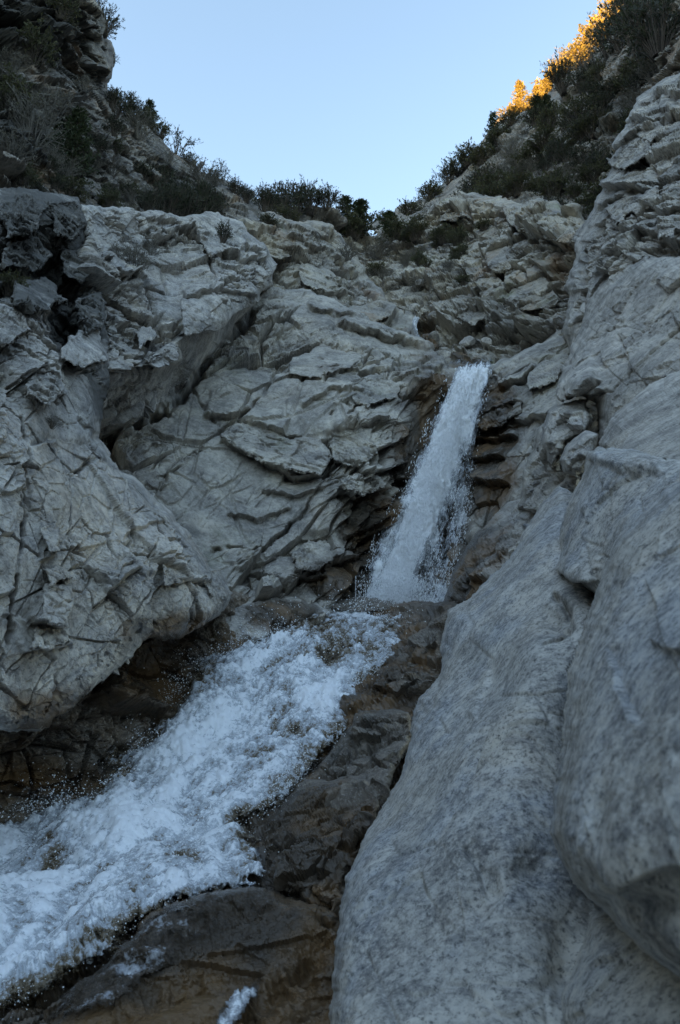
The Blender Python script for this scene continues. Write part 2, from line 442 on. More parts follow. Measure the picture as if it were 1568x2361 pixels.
def rim_h(X, Y):
    edge = 28 + 0.22*np.clip(Y, 0, 200)
    t = np.clip((-X - edge)/48, 0, 1)
    far = np.clip((-X - edge - 48)/120, 0, 1)
    return -6 + 86*t**0.75*(1 - 0.5*far) + (2.5*nz2(X, Y, 0.05, 5, 3) + 3*nz2(X, Y, 0.02, 3, 5))*np.minimum(1, t*4)
height_sheet('unseen_mountain_left', np.linspace(-230, -27, 110), np.linspace(-190, 75, 140), rim_h, M['hill'])
height_sheet('unseen_mountain_back', np.linspace(-70, 140, 70), np.linspace(-160, -9, 60),  # unseen slope added behind the viewer to hold back low sky light
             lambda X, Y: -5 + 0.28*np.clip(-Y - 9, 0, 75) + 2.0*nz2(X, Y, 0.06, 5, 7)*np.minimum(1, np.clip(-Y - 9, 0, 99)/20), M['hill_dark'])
height_sheet('unseen_mountain_right', np.linspace(11, 170, 70), np.linspace(-100, 8, 60),  # unseen slope added on the right, also cutting low sky light
             lambda X, Y: -5 + 0.75*np.clip(X - 11, 0, 36) + 2.0*nz2(X, Y, 0.06, 5, 9)*np.minimum(1, np.clip(X - 11, 0, 99)/20), M['hill_dark'])
rock_layer('ridge_far', [(1140, 285), (1165, 268), (1185, 252), (1240, 222), (1285, 160), (1345, 108), (1430, 0), (1460, -80), (1680, -80), (1680, 420), (1140, 420)],
    [(1160, 280, 84), (1290, 180, 86), (1440, 10, 88), (1650, -50, 92), (1650, 400, 76), (1150, 400, 76), (1350, 300, 82)], M['hill'], step=4.0, rim=(20, 6), skirt=20,
    disp=dict(lf=(1.5, 0.1), facets=[(4, 0.6, 0.2, 1.4)], fine=(1.0, 1.0), seed=2, frac=0.3), kind='structure')
s = 's'; c = 'c'; b = 'b'
# --- far to near
rock_layer('hillside_left', [(-80, -80), (205, -80), (222, 0), (246, 45), (255, 130), (258, 205), (285, 255), (340, 290), (375, 318),
    (400, 352), (480, 392), (545, 432), (600, 455), (700, 480), (770, 490), (800, 520), (760, 560), (600, 560), (400, 560), (200, 540), (-80, 520)],
    [(0, 0, 13), (240, 60, 16.5), (250, 200, 17.5), (380, 330, 21), (560, 450, 23), (750, 500, 25), (400, 500, 17), (200, 480, 12), (0, 450, 9.5), (0, 200, 12),
     (150, 250, 14), (-60, -60, 12), (620, 540, 20)],
    M['hill_dark'], rim=(35, 2.0), skirt=6, shade_crust=[(40, 60, 230, 90, 0.75), (30, 330, 120, 120, 0.6), (420, 460, 140, 60, 0.6)], disp=dict(lf=(0.7, 0.28), facets=[(2.4, 0.6, 0.3, 1.4), (0.9, 0.22, 0.12, 1.4), (0.35, 0.06, 0.04, 1.3)], strata=(0.5, 0.12),
    fine=(1.0, 1.0), seed=3, frac=0.4), feats=[(s, [(90, 90), (140, 110), (240, 175)], 40, 0.8), (s, [(120, 120), (190, 150), (250, 190)], 30, 0.5),
    (s, [(60, 260), (130, 240), (200, 230)], 40, 0.5), (c, [(200, 0), (205, 100), (250, 260), (255, 330)], 12, 0.5)], kind='structure')
rock_layer('hillside_right', [(850, 520), (880, 505), (900, 492), (940, 482), (1000, 442), (1050, 392), (1100, 352), (1125, 302), (1170, 268), (1235, 250),
    (1290, 185), (1350, 132), (1390, 95), (1440, 30), (1480, -80), (1660, -80), (1660, 260), (1560, 420), (1450, 520), (1330, 560), (1200, 560), (1000, 560), (880, 570)],
    [(880, 495, 38), (1000, 450, 40), (1120, 310, 42), (1290, 190, 38), (1350, 140, 34), (1440, 20, 29), (1620, 0, 20), (1620, 250, 17), (1400, 450, 18.5), (1200, 500, 23),
     (1100, 500, 27), (950, 530, 30), (1200, 380, 31), (1350, 300, 26)],
    M['hill'], rim=(30, 3.0), skirt=8, disp=dict(lf=(1.0, 0.18), facets=[(3.4, 0.9, 0.4, 1.3), (1.3, 0.35, 0.2, 1.3), (0.5, 0.1, 0.06, 1.3)], strata=(0.8, 0.18),
    fine=(1.0, 1.0), seed=5, frac=0.4), kind='structure')
rock_layer('headwall', [(770, 540), (830, 530), (900, 545), (960, 500), (1020, 462), (1120, 455), (1200, 470), (1330, 480), (1380, 560), (1370, 700), (1340, 860),
    (1200, 900), (1030, 880), (930, 820), (820, 700)],
    [(850, 600, 26), (960, 720, 19.5), (1000, 820, 16), (1200, 850, 13.8), (1050, 500, 24), (1150, 470, 22), (1260, 500, 18.5), (1300, 650, 14.8), (1330, 560, 15.5), (1110, 650, 18.5),
     (1050, 780, 16.5), (800, 560, 27)],
    M['far'], step=1.9, rim=(25, 1.2), skirt=5, disp=dict(lf=(0.6, 0.3), facets=[(1.9, 0.42, 0.18, 1.5), (0.75, 0.17, 0.08, 1.5), (0.3, 0.05, 0.03, 1.4)],
    strata=(0.4, 0.10), fine=(0.6, 1.0), seed=8, frac=0.5),
    feats=[(s, [(1180, 520), (1234, 548), (1310, 575)], 60, 1.1), (s, [(1110, 615), (1135, 622), (1165, 632)], 25, 0.5), (s, [(1090, 690), (1120, 682), (1150, 664)], 30, 0.5),
           (s, [(1015, 515), (1050, 500), (1075, 540)], 30, 0.6), (c, [(1190, 480), (1180, 560), (1150, 640), (1100, 740)], 7, 0.5),
           (s, [(1100, 740), (1130, 752), (1160, 742)], 20, 0.35), (s, [(1230, 615), (1270, 640), (1310, 640)], 20, 0.35)],
    wet=[(985, 790, 40, 70, 0.8), (1080, 850, 60, 25, 0.9)], kind='structure')
rock_layer('rock_shoulder', [(545, 640), (560, 580), (545, 520), (570, 495), (620, 490), (660, 505), (720, 510), (770, 525), (800, 560), (835, 610), (870, 665), (910, 715),
    (955, 742), (975, 800), (900, 810), (700, 740), (590, 700)],
    [(560, 620, 15.5), (580, 500, 18), (700, 520, 19.5), (780, 545, 21), (860, 660, 19), (950, 745, 16.5), (960, 800, 15.3), (800, 770, 15.2), (650, 700, 14.8), (720, 620, 17)],
    M['far'], step=1.8, rim=(28, 1.2), skirt=4, disp=dict(lf=(0.5, 0.35), facets=[(1.6, 0.40, 0.16, 1.7), (0.6, 0.16, 0.08, 1.7), (0.28, 0.06, 0.03, 1.5)], strata=(0.32, 0.10),
    fine=(0.6, 1.0), seed=11, frac=0.45), feats=[(s, [(794, 722), (854, 752), (918, 722)], 26, 0.6), (s, [(640, 640), (720, 672), (800, 680)], 30, 0.35),
    (c, [(740, 500), (790, 600), (870, 700)], 8, 0.4), (s, [(650, 560), (720, 580), (790, 620)], 30, 0.4), (s, [(560, 560), (620, 545), (670, 520)], 25, 0.3)], kind='structure')
# the gorge sides carry on past the view, towards and behind the viewer
rock_layer('gorge_side_left', [(-48, -120), (-45, 400), (-48, 1000), (-45, 1700), (-60, 1900), (-400, 2200), (-900, 2900), (-2200, 2900), (-2200, -900), (-60, -500)],
    [(-60, -400, 11.5), (-60, -60, 11.8), (-60, 450, 7.6), (-60, 1000, 4.7), (-60, 1600, 4.3), (-60, 1850, 5.4), (-500, 2300, 2.9), (-700, -60, 8.0), (-700, 450, 5.2), (-700, 1000, 3.3), (-700, 1600, 2.8), (-900, 2700, 2.0),
     (-2100, 0, 3.2), (-2100, 1000, 1.5), (-2100, 2600, 1.1)], M['granite'], step=9.0, rim=(20, 0.3), skirt=2, smooth=True,
    disp=dict(lf=(0.20, 0.5), facets=[(1.5, 0.14, 0.08, 1.3), (0.5, 0.05, 0.03, 1.4)], fine=(0.3, 1.0), seed=121, fol=FOL2), kind='structure')
rock_layer('gorge_side_right', [(1640, -900), (1640, 100), (1645, 900), (1648, 1800), (1645, 2400), (1500, 2900), (3400, 2900), (3400, -900)],
    [(1650, -500, 13), (1650, 100, 12.6), (1650, 550, 7.8), (1650, 900, 5.4), (1650, 1250, 2.3), (1650, 1700, 1.5), (1650, 2300, 1.6), (1600, 2800, 1.2), (2300, 0, 7), (2300, 900, 2.6), (2300, 1600, 1.15), (2300, 2600, 1.0), (3300, 0, 3), (3300, 1200, 0.9), (3300, 2600, 0.8)],
    M['cliff'], step=9.0, rim=(20, 0.2), skirt=1.5, smooth=True, disp=dict(lf=(0.12, 0.6), facets=[(1.2, 0.06, 0.04, 1.3)], fine=(0.3, 1.0), seed=123), kind='structure')
# central wall behind the fall
FALL_WET = [(1000, 1120, 110, 330, 1.0), (1130, 1060, 75, 170, 1.0), (880, 1250, 110, 150, 0.9), (800, 1340, 130, 70, 0.9), (1120, 930, 90, 60, 1.0), (1010, 900, 50, 60, 0.9)]
rock_layer('canyon_wall', [(190, 1000), (300, 930), (420, 850), (480, 780), (560, 690), (610, 650), (700, 670), (760, 690), (860, 745), (960, 782), (1040, 842), (1090, 850),
    (1140, 838), (1220, 800), (1330, 740), (1450, 900), (1500, 1100), (1500, 1300), (1450, 1500), (1150, 1560), (1030, 1460), (760, 1440), (500, 1420), (380, 1300), (260, 1180)],
    [(240, 1030, 9.6), (450, 1350, 8.7), (700, 1390, 9.2), (380, 1130, 9.4), (600, 1200, 9.8), (800, 1220, 10.2), (600, 950, 11.2), (820, 900, 11.6), (980, 870, 12.2), (580, 720, 13.6),
     (850, 765, 13.8), (960, 800, 14.2), (930, 1390, 10.6), (960, 1250, 11.2), (1010, 1100, 11.8), (1050, 960, 12.3), (1090, 855, 12.7), (1170, 870, 12.0), (1200, 950, 11.0), (1150, 1080, 10.6),
     (1120, 1250, 9.8), (1080, 1390, 9.6), (1280, 950, 9.8), (1300, 800, 11.8), (1250, 1100, 9.3), (1400, 1100, 8.6), (1450, 1400, 7.6), (1200, 1500, 8.6), (850, 1100, 10.6), (840, 1340, 9.9), (900, 1000, 11.2)],
    M['wall'], step=1.7, rim=(16, 0.5), skirt=3, disp=dict(lf=(0.14, 0.4), facets=[(1.7, 0.22, 0.14, 2.2), (0.62, 0.13, 0.09, 2.2), (0.24, 0.045, 0.035, 2.0)], strata=(0.22, 0.04),
    fine=(0.55, 1.0), seed=14, frac=-0.10, fol=FOL2), rug=[(510, 1120, 190, 110, -0.45), (650, 930, 140, 60, -0.25), (930, 1150, 120, 200, 0.25)],
    feats=[(s, [(362, 1135), (385, 1080), (420, 1048), (480, 1032), (540, 1062)], 30, -0.14), (s, [(515, 1010), (560, 1040), (592, 1046)], 34, 0.22), (s, [(610, 1062), (680, 1096), (735, 1092), (755, 1072)], 50, 0.34),
     (s, [(555, 975), (650, 1002), (760, 1006)], 30, 0.16), (c, [(470, 1010), (555, 970), (610, 905), (655, 840), (700, 800)], 6, 0.2), (c, [(560, 1290), (640, 1240), (700, 1175), (745, 1110), (765, 1050), (830, 965), (900, 900)], 5, 0.15), (c, [(430, 880), (470, 940), (520, 1005), (620, 1070)], 5, 0.16), (c, [(365, 1150), (385, 1082), (430, 1045), (480, 1030)], 6, 0.22), (c, [(800, 960), (860, 900), (930, 860)], 5, 0.2), (c, [(760, 960), (820, 890), (880, 850)], 5, 0.18), (c, [(690, 880), (760, 820), (840, 800)], 5, 0.16), (s, [(465, 960), (520, 972), (580, 950)], 30, 0.2),
     (c, [(475, 1276), (525, 1261), (585, 1276), (665, 1216), (700, 1175)], 6, 0.16), (s, [(545, 1331), (570, 1311), (650, 1271)], 25, 0.14), (s, [(675, 1311), (712, 1334), (760, 1330)], 24, 0.2),
     (c, [(645, 1370), (670, 1336), (735, 1331)], 6, 0.14), (s, [(774, 1125), (834, 1147), (895, 1112)], 30, 0.28), (s, [(824, 1092), (884, 1087), (930, 1068)], 24, 0.2),
     (s, [(770, 742), (844, 768), (924, 788), (1010, 812)], 28, 0.30), (s, [(700, 700), (780, 730), (860, 740)], 20, 0.2), (s, [(1084, 1016), (1140, 1014), (1190, 1004)], 30, 0.35),
     (s, [(1080, 1062), (1120, 1060), (1170, 1055)], 24, 0.3), (s, [(1075, 1117), (1110, 1112), (1180, 1118)], 26, 0.3), (s, [(1094, 972), (1144, 942), (1205, 920)], 40, 0.4),
     (s, [(1150, 898), (1200, 872), (1240, 845)], 22, 0.3), (s, [(1180, 970), (1240, 960), (1300, 945)], 24, 0.25), (s, [(740, 870), (800, 842), (870, 860)], 24, 0.16), (s, [(690, 940), (760, 905), (850, 900)], 22, 0.16),
     (s, [(760, 1000), (830, 985), (900, 960)], 24, 0.2), (c, [(740, 1120), (700, 1180), (640, 1240)], 6, 0.12), (s, [(520, 1180), (600, 1195), (680, 1165)], 30, 0.12), (s, [(600, 1130), (690, 1140), (760, 1120)], 26, 0.14),
     (s, [(860, 1180), (900, 1160), (930, 1120)], 20, 0.25), (s, [(800, 1230), (850, 1215), (890, 1190)], 22, 0.25), (s, [(760, 1290), (820, 1285), (870, 1255)], 24, 0.28), (c, [(420, 880), (360, 960), (300, 1000)], 10, 0.2),
     (c, [(605, 690), (548, 757), (497, 820), (447, 882), (392, 940), (300, 988), (235, 1015)], 16, 0.7), (b, 450, 1120, 90, 60, 0.12), (b, 660, 985, 90, 22, 0.10)],
    wet=FALL_WET, kind='structure')
rock_layer('overhanging_outcrop', [(185, 470), (300, 482), (420, 498), (500, 490), (560, 510), (600, 560), (640, 610), (625, 650), (596, 692), (545, 750), (495, 815), (445, 876), (390, 935), (315, 980),
    (225, 1015), (212, 900), (212, 800), (200, 650)],
    [(225, 865, 7.5), (300, 855, 8.2), (370, 832, 9.0), (425, 795, 9.7), (500, 738, 10.7), (575, 682, 12.3), (232, 1000, 9.6), (300, 972, 10.0), (380, 928, 10.7), (436, 876, 11.2), (492, 812, 12.0), (545, 748, 12.9),
     (262, 930, 8.7), (340, 905, 9.5), (405, 862, 10.4), (230, 780, 7.9), (300, 600, 10.2), (500, 520, 13.8), (400, 690, 10.6), (200, 480, 9.5), (600, 580, 14.2), (360, 500, 12.2), (260, 700, 8.9), (320, 780, 8.9)],
    M['granite'], step=1.8, rim=(16, 0.4), skirt=3, disp=dict(lf=(0.22, 0.4), facets=[(1.4, 0.22, 0.10, 1.6), (0.55, 0.14, 0.09, 1.7), (0.2, 0.04, 0.03, 1.5)], fine=(0.55, 1.0), seed=17, frac=0.0, fol=FOL2),
    feats=[(s, [(420, 697), (470, 680), (510, 676), (595, 682)], 30, 0.2), (s, [(430, 772), (500, 757), (545, 712), (600, 690)], 40, 0.4), (s, [(340, 850), (380, 838), (415, 826)], 20, 0.3), (s, [(312, 790), (340, 782), (365, 772)], 18, 0.25),
     (c, [(330, 620), (350, 720), (330, 860)], 9, 0.25), (s, [(225, 868), (300, 860), (370, 838), (425, 802)], 30, 0.25), (s, [(220, 600), (280, 640), (330, 625)], 30, 0.3), (s, [(500, 560), (560, 600), (620, 590)], 25, 0.3),
     (c, [(440, 520), (480, 580), (500, 640), (580, 690)], 6, 0.25), (s, [(330, 560), (400, 545), (480, 560)], 24, 0.25)],
    label='pale fractured outcrop overhanging the diagonal shadowed crack, left of the wall', cat='rock outcrop')
# left buttress
rock_layer('granite_buttress', [(-90, 420), (60, 438), (180, 455), (212, 560), (248, 650), (258, 780), (242, 900), (232, 1010), (300, 1088), (380, 1162), (440, 1235), (482, 1312), (540, 1368),
    (515, 1405), (470, 1440), (400, 1470), (330, 1478), (275, 1550), (180, 1635), (90, 1690), (20, 1685), (-90, 1660)],
    [(0, 1500, 3.9), (100, 1650, 4.3), (200, 1450, 4.6), (330, 1350, 5.3), (520, 1380, 7.1), (400, 1230, 6.4), (250, 1100, 5.8), (100, 1100, 4.8), (0, 1000, 4.5), (200, 900, 6.2), (100, 800, 5.6), (0, 700, 5.6),
     (240, 760, 7.3), (200, 600, 8.4), (60, 500, 7.6), (-60, 1200, 3.9), (330, 1180, 6.2), (-60, 480, 7)],
    M['granite'], step=1.9, rim=(48, 0.65), skirt=2.0, disp=dict(lf=(0.15, 0.5), facets=[(1.5, 0.12, 0.08, 1.3), (0.55, 0.045, 0.045, 1.5), (0.17, 0.011, 0.011, 1.3)], fine=(0.5, 1.0), seed=21, frac=-0.22, fol=FOL2),
    feats=[(c, [(55, 940), (66, 1065), (70, 1181), (56, 1281), (46, 1371), (40, 1481), (0, 1576)], 8, 0.16), (s, [(75, 1431), (120, 1351), (168, 1356)], 30, -0.10), (s, [(80, 1434), (120, 1440), (160, 1446)], 40, 0.12),
     (s, [(255, 1365), (300, 1322), (330, 1308)], 40, 0.16), (s, [(380, 1350), (430, 1338), (480, 1345)], 24, 0.14), (s, [(65, 1030), (140, 1012), (215, 1050), (300, 1125)], 30, -0.14), (c, [(180, 1095), (205, 1065), (220, 1050)], 6, 0.12),
     (s, [(0, 735), (75, 742), (140, 810)], 50, 0.10), (s, [(130, 600), (190, 640), (235, 640)], 40, 0.15),
     (b, 200, 740, 60, 70, -0.9), (b, 90, 590, 80, 50, -0.8), (b, 160, 640, 60, 60, -0.6), (s, [(30, 880), (60, 860), (140, 858)], 20, 0.10), (c, [(50, 880), (90, 900), (150, 930)], 7, 0.08), (s, [(100, 1290), (135, 1275), (140, 1240)], 16, 0.10),
     (s, [(60, 1500), (130, 1495), (200, 1480)], 30, 0.10), (c, [(180, 960), (230, 1010), (300, 1090)], 9, 0.1), (s, [(280, 1240), (340, 1215), (380, 1200)], 24, 0.06), (s, [(0, 1140), (40, 1130), (66, 1120)], 20, 0.06),
     (s, [(-20, 1375), (20, 1370), (45, 1360)], 24, 0.10), (b, 100, 890, 45, 30, 0.10)],
    wet=[(180, 1650, 200, 80, 0.9), (430, 1460, 150, 60, 0.9)], shade_crust=[(90, 550, 230, 150, 1.0), (205, 720, 80, 150, 0.9), (235, 900, 45, 130, 0.6), (120, 950, 60, 40, 0.4), (150, 830, 120, 60, 0.35)], rug=[(100, 600, 260, 230, 0.8), (180, 850, 150, 130, 0.4), (420, 1330, 150, 90, 0.4), (60, 1600, 160, 100, 0.4)], label='big pale granite buttress with vertical crack rising on the left bank', cat='rock outcrop')  # shade of the overhung hollow painted into the rock, along with lichen
# left wet bank below the buttress
rock_layer('wet_bank', [(-90, 1560), (100, 1560), (250, 1450), (400, 1370), (560, 1360), (720, 1385), (800, 1400), (800, 1450), (640, 1520), (480, 1600), (420, 1680), (280, 1800), (120, 1920), (-90, 1950)],
    [(500, 1420, 8.0), (360, 1540, 7.0), (200, 1700, 5.7), (0, 1860, 5.2), (0, 1680, 5.2), (680, 1400, 9.2), (780, 1430, 9.3), (440, 1600, 6.9), (250, 1520, 6.2), (600, 1480, 8.1)],
    M['bank'], rim=(20, 0.4), skirt=2, disp=dict(lf=(0.22, 0.7), facets=[(0.8, 0.14, 0.06, 1.7), (0.32, 0.06, 0.03, 1.7), (0.14, 0.02, 0.01, 1.5)], strata=(0.16, 0.05), fine=(1.0, 1.0), seed=25, frac=0.3),
    wet=[(350, 1550, 300, 130, 0.8), (150, 1800, 300, 60, 0.7)], kind='structure')
rock_layer('smooth_wet_slab', [(455, 1475), (490, 1425), (555, 1392), (640, 1376), (720, 1384), (790, 1398), (770, 1425), (700, 1440), (600, 1490), (500, 1520)],
    [(470, 1470, 7.7), (560, 1410, 8.2), (640, 1385, 8.7), (780, 1405, 9.3), (600, 1480, 8.0), (700, 1430, 8.8)], M['granite'], rim=(30, 0.35), skirt=1.0,
    disp=dict(lf=(0.06, 0.8), facets=[(0.6, 0.05, 0.02, 1.8)], fine=(1.0, 1.0), seed=27), wet=[(640, 1420, 110, 50, 1.0), (540, 1500, 80, 40, 0.8)],
    label='smooth bluish wet slab at the left head of the cascade', cat='rock')
rock_layer('ledge_stone', [(735, 1398), (768, 1380), (830, 1375), (905, 1386), (945, 1402), (930, 1416), (860, 1412), (790, 1412)],
    [(740, 1398, 9.3), (830, 1378, 9.6), (940, 1402, 9.4), (840, 1412, 9.15)], M['wetrock'], step=2.2, rim=(10, 0.3), skirt=0.8, wob=4,
    disp=dict(lf=(0.04, 1.2), facets=[(0.4, 0.05, 0.02, 1.6)], fine=(1.0, 1.0), seed=29), wet=[(840, 1395, 40, 10, 0.2)],
    label='thin rusty brown ledge stone at the foot of the waterfall', cat='stone')
# stream bed
rock_layer('streambed', [(700, 1385), (1280, 1385), (1280, 1600), (1200, 1800), (1100, 1920), (1040, 2060), (1000, 2180), (1000, 2750), (-900, 2900), (-900, 2400), (-400, 2020), (-90, 1840), (230, 1750), (420, 1520)],
    [(1230, 1450, 8.2), (1150, 1800, 5.2), (980, 2400, 2.6), (900, 2700, 2.1), (-500, 2250, 3.4), (-800, 2800, 2.0), (1040, 1420, 8.0), (960, 1480, 7.3), (900, 1640, 6.0), (820, 1800, 4.9), (720, 1950, 3.9), (650, 2060, 3.4), (600, 2160, 3.0), (500, 2361, 2.5), (760, 2200, 2.85), (300, 2250, 2.85), (0, 2340, 2.75), (0, 1890, 5.6),
     (230, 1770, 6.2), (420, 1540, 7.9), (700, 1420, 9.4), (850, 1400, 9.6), (600, 1700, 6.4), (400, 1950, 4.5), (200, 2100, 3.7)],
    M['wetrock'], step=5.5, rim=(12, 0.3), skirt=1, disp=dict(lf=(0.10, 0.9), facets=[(0.7, 0.10, 0.05, 1.4), (0.25, 0.04, 0.02, 1.4)], fine=(1.0, 1.0), seed=31, frac=0.2), wet=[(500, 1900, 900, 800, 1.0)], kind='structure')
rock_layer('wet_rock', [(845, 1640), (870, 1560), (920, 1500), (955, 1470), (985, 1455), (1035, 1400), (1060, 1420), (1040, 1520), (1000, 1600), (960, 1680), (930, 1730), (880, 1700)],
    [(860, 1630, 6.1), (930, 1500, 7.0), (1030, 1410, 7.6), (1000, 1560, 6.2), (930, 1680, 5.5)], M['wetrock'], rim=(24, 0.4), skirt=1, disp=dict(lf=(0.08, 0.9), facets=[(0.55, 0.10, 0.04, 1.4), (0.2, 0.03, 0.015, 1.3)], fine=(1.0, 1.0), seed=33, frac=0.3),
    feats=[(s, [(930, 1480), (970, 1500), (1020, 1490)], 30, 0.14), (s, [(850, 1590), (920, 1610), (990, 1575)], 30, 0.14)], wet=[(880, 1580, 60, 90, 0.8)], label='brown angular wet rock right of the cascade head', cat='rock')
rock_layer('wet_rock', [(690, 1800), (740, 1735), (790, 1690), (830, 1640), (880, 1625), (945, 1640), (950, 1700), (915, 1780), (870, 1850), (800, 1880), (720, 1860)],
    [(720, 1790, 5.0), (800, 1700, 5.4), (880, 1640, 5.6), (930, 1700, 5.0), (860, 1820, 4.4), (760, 1850, 4.5)], M['wetrock'], rim=(26, 0.4), skirt=1, disp=dict(lf=(0.08, 1.0), facets=[(0.5, 0.10, 0.05, 1.3), (0.2, 0.04, 0.02, 1.3)], fine=(1.0, 1.0), seed=35, frac=0.3),
    feats=[(s, [(800, 1715), (850, 1705), (900, 1690)], 30, 0.10), (c, [(855, 1700), (850, 1740), (900, 1780)], 7, 0.1)], wet=[(720, 1830, 90, 70, 0.9)], label='grey-brown cracked wet rock halfway down the right bank', cat='rock')
rock_layer('wet_rock', [(590, 1960), (600, 1890), (650, 1850), (700, 1790), (760, 1800), (850, 1780), (885, 1840), (860, 1930), (810, 2030), (800, 2110), (740, 2090), (640, 2050)],
    [(610, 1950, 4.1), (680, 1830, 4.7), (850, 1800, 4.4), (820, 1980, 3.3), (780, 2090, 2.9), (660, 2040, 3.4)], M['wetrock'], rim=(34, 0.4), skirt=1, disp=dict(lf=(0.10, 1.0), facets=[(0.5, 0.08, 0.04, 1.3), (0.2, 0.03, 0.015, 1.3)], fine=(1.0, 1.0), seed=37, frac=0.1),
    wet=[(720, 1950, 200, 180, 0.95)], label='large dark brown wet rock bulging into the cascade', cat='rock')
rock_layer('wet_rock', [(150, 2300), (300, 2170), (350, 2110), (480, 2065), (600, 2050), (700, 2080), (770, 2110), (860, 2200), (860, 2720), (-160, 2720)],
    [(180, 2300, 2.6), (340, 2140, 2.9), (500, 2080, 3.1), (700, 2100, 3.0), (780, 2200, 2.65), (780, 2420, 2.3), (400, 2400, 2.25), (120, 2430, 2.4), (300, 2700, 1.8), (850, 2690, 1.9), (550, 2220, 2.7)], M['wetrock'], rim=(40, 0.25), skirt=1,
    disp=dict(lf=(0.09, 1.1), facets=[(0.6, 0.035, 0.0, 1.6), (0.2, 0.012, 0.0, 1.5)], fine=(1.0, 1.0), seed=39), feats=[(c, [(760, 2130), (700, 2250), (560, 2361)], 40, 0.10), (c, [(250, 2361), (330, 2290), (480, 2260)], 26, 0.03), (b, 640, 2330, 60, 50, 0.08)],
    wet=[(450, 2250, 600, 300, 1.0)], label='low brown water-polished rock in the lower left foreground', cat='rock')
# right of the fall
rock_layer('streaked_rock', [(1022, 1396), (1040, 1320), (1080, 1250), (1140, 1185), (1200, 1155), (1260, 1150), (1270, 1200), (1215, 1270), (1150, 1345), (1100, 1400)],
    [(1035, 1380, 8.6), (1090, 1250, 9.0), (1200, 1165, 8.9), (1250, 1180, 8.0), (1150, 1330, 7.6), (1090, 1390, 7.8)], M['granite'], rim=(30, 0.6), skirt=1.5, disp=dict(lf=(0.12, 0.8), facets=[(0.7, 0.08, 0.03, 1.4), (0.25, 0.03, 0.015, 1.3)], fine=(1.0, 1.0), seed=41),
    feats=[(s, [(1065, 1330), (1100, 1335), (1125, 1345)], 24, 0.2)], wet=[(1060, 1320, 70, 140, 1.0), (1120, 1250, 90, 80, 0.75)], label='wet brown-streaked rounded rock beside the waterfall foot', cat='rock')
rock_layer('cliff_right', [(1300, 760), (1315, 640), (1335, 540), (1375, 460), (1415, 390), (1440, 300), (1475, 225), (1530, 185), (1680, 110), (1680, 680), (1500, 640), (1400, 690), (1370, 800), (1340, 900)],
    [(1325, 640, 11.2), (1340, 850, 10.2), (1620, 550, 7.6), (1620, 200, 12.0), (1450, 400, 11.2), (1540, 200, 13.2), (1450, 620, 8.6), (1380, 480, 12), (1560, 380, 9.6)], M['cliff'], step=1.9, rim=(26, 0.9), skirt=3,
    disp=dict(lf=(0.3, 0.45), facets=[(1.3, 0.28, 0.14, 1.7), (0.5, 0.11, 0.06, 1.6), (0.2, 0.03, 0.02, 1.5)], strata=(0.3, 0.03), fine=(0.6, 1.0), seed=45, frac=0.15),
    feats=[(s, [(1404, 372), (1454, 322), (1515, 300)], 30, 0.45), (s, [(1380, 436), (1454, 428), (1500, 432)], 34, 0.5), (s, [(1372, 482), (1434, 455), (1520, 436)], 30, 0.35), (s, [(1510, 552), (1560, 562), (1680, 580)], 50, 0.6), (s, [(1450, 282), (1509, 287), (1560, 280)], 24, 0.3),
     (s, [(1500, 222), (1600, 228), (1660, 220)], 30, 0.35), (s, [(1400, 560), (1450, 540), (1500, 545)], 30, 0.3), (c, [(1345, 560), (1335, 660), (1350, 740)], 8, 0.3), (s, [(1480, 480), (1540, 490), (1600, 480)], 30, 0.25)], kind='structure')
rock_layer('pocked_slab', [(1296, 905), (1305, 850), (1325, 780), (1345, 705), (1400, 645), (1490, 600), (1680, 575), (1680, 960), (1480, 1010), (1430, 1060), (1385, 1010), (1378, 930), (1345, 918)],
    [(1310, 900, 7.6), (1350, 720, 8.6), (1500, 610, 7.2), (1650, 600, 6.0), (1650, 900, 5.2), (1480, 940, 6.0), (1420, 780, 7.2), (1360, 1000, 6.8)], M['cliff'], rim=(40, 0.7), skirt=2,
    disp=dict(lf=(0.16, 0.5), facets=[(1.4, 0.08, 0.02, 1.4), (0.4, 0.025, 0.0, 1.3)], fine=(1.0, 1.0), seed=48, frac=-0.2, pits=0.035),
    feats=[(c, [(1310, 860), (1360, 780), (1420, 750), (1500, 760)], 5, 0.05), (s, [(1290, 920), (1340, 905), (1395, 880)], 40, 0.35), (s, [(1300, 905), (1350, 900), (1400, 905)], 14, 0.25), (c, [(1360, 915), (1410, 900), (1460, 850)], 5, 0.06), (c, [(1420, 760), (1450, 840), (1440, 900)], 4, 0.04)],
    label='steep pale pock-marked slab on the right canyon side', cat='rock slab')
rock_layer('wedged_boulder', [(1248, 985), (1262, 945), (1300, 930), (1355, 915), (1362, 960), (1352, 1000), (1310, 1018), (1288, 1060), (1272, 1080), (1256, 1040)],
    [(1255, 985, 7.6), (1300, 945, 7.2), (1355, 930, 7.0), (1300, 1010, 6.9), (1275, 1065, 7.3)], M['granite'], step=2.4, rim=(18, 0.4), skirt=0.9, disp=dict(lf=(0.06, 1.2), facets=[(0.6, 0.13, 0.03, 1.2)], fine=(1.0, 1.0), seed=51), wob=4,
    label='angular grey boulder wedged under the dark notch', cat='boulder')
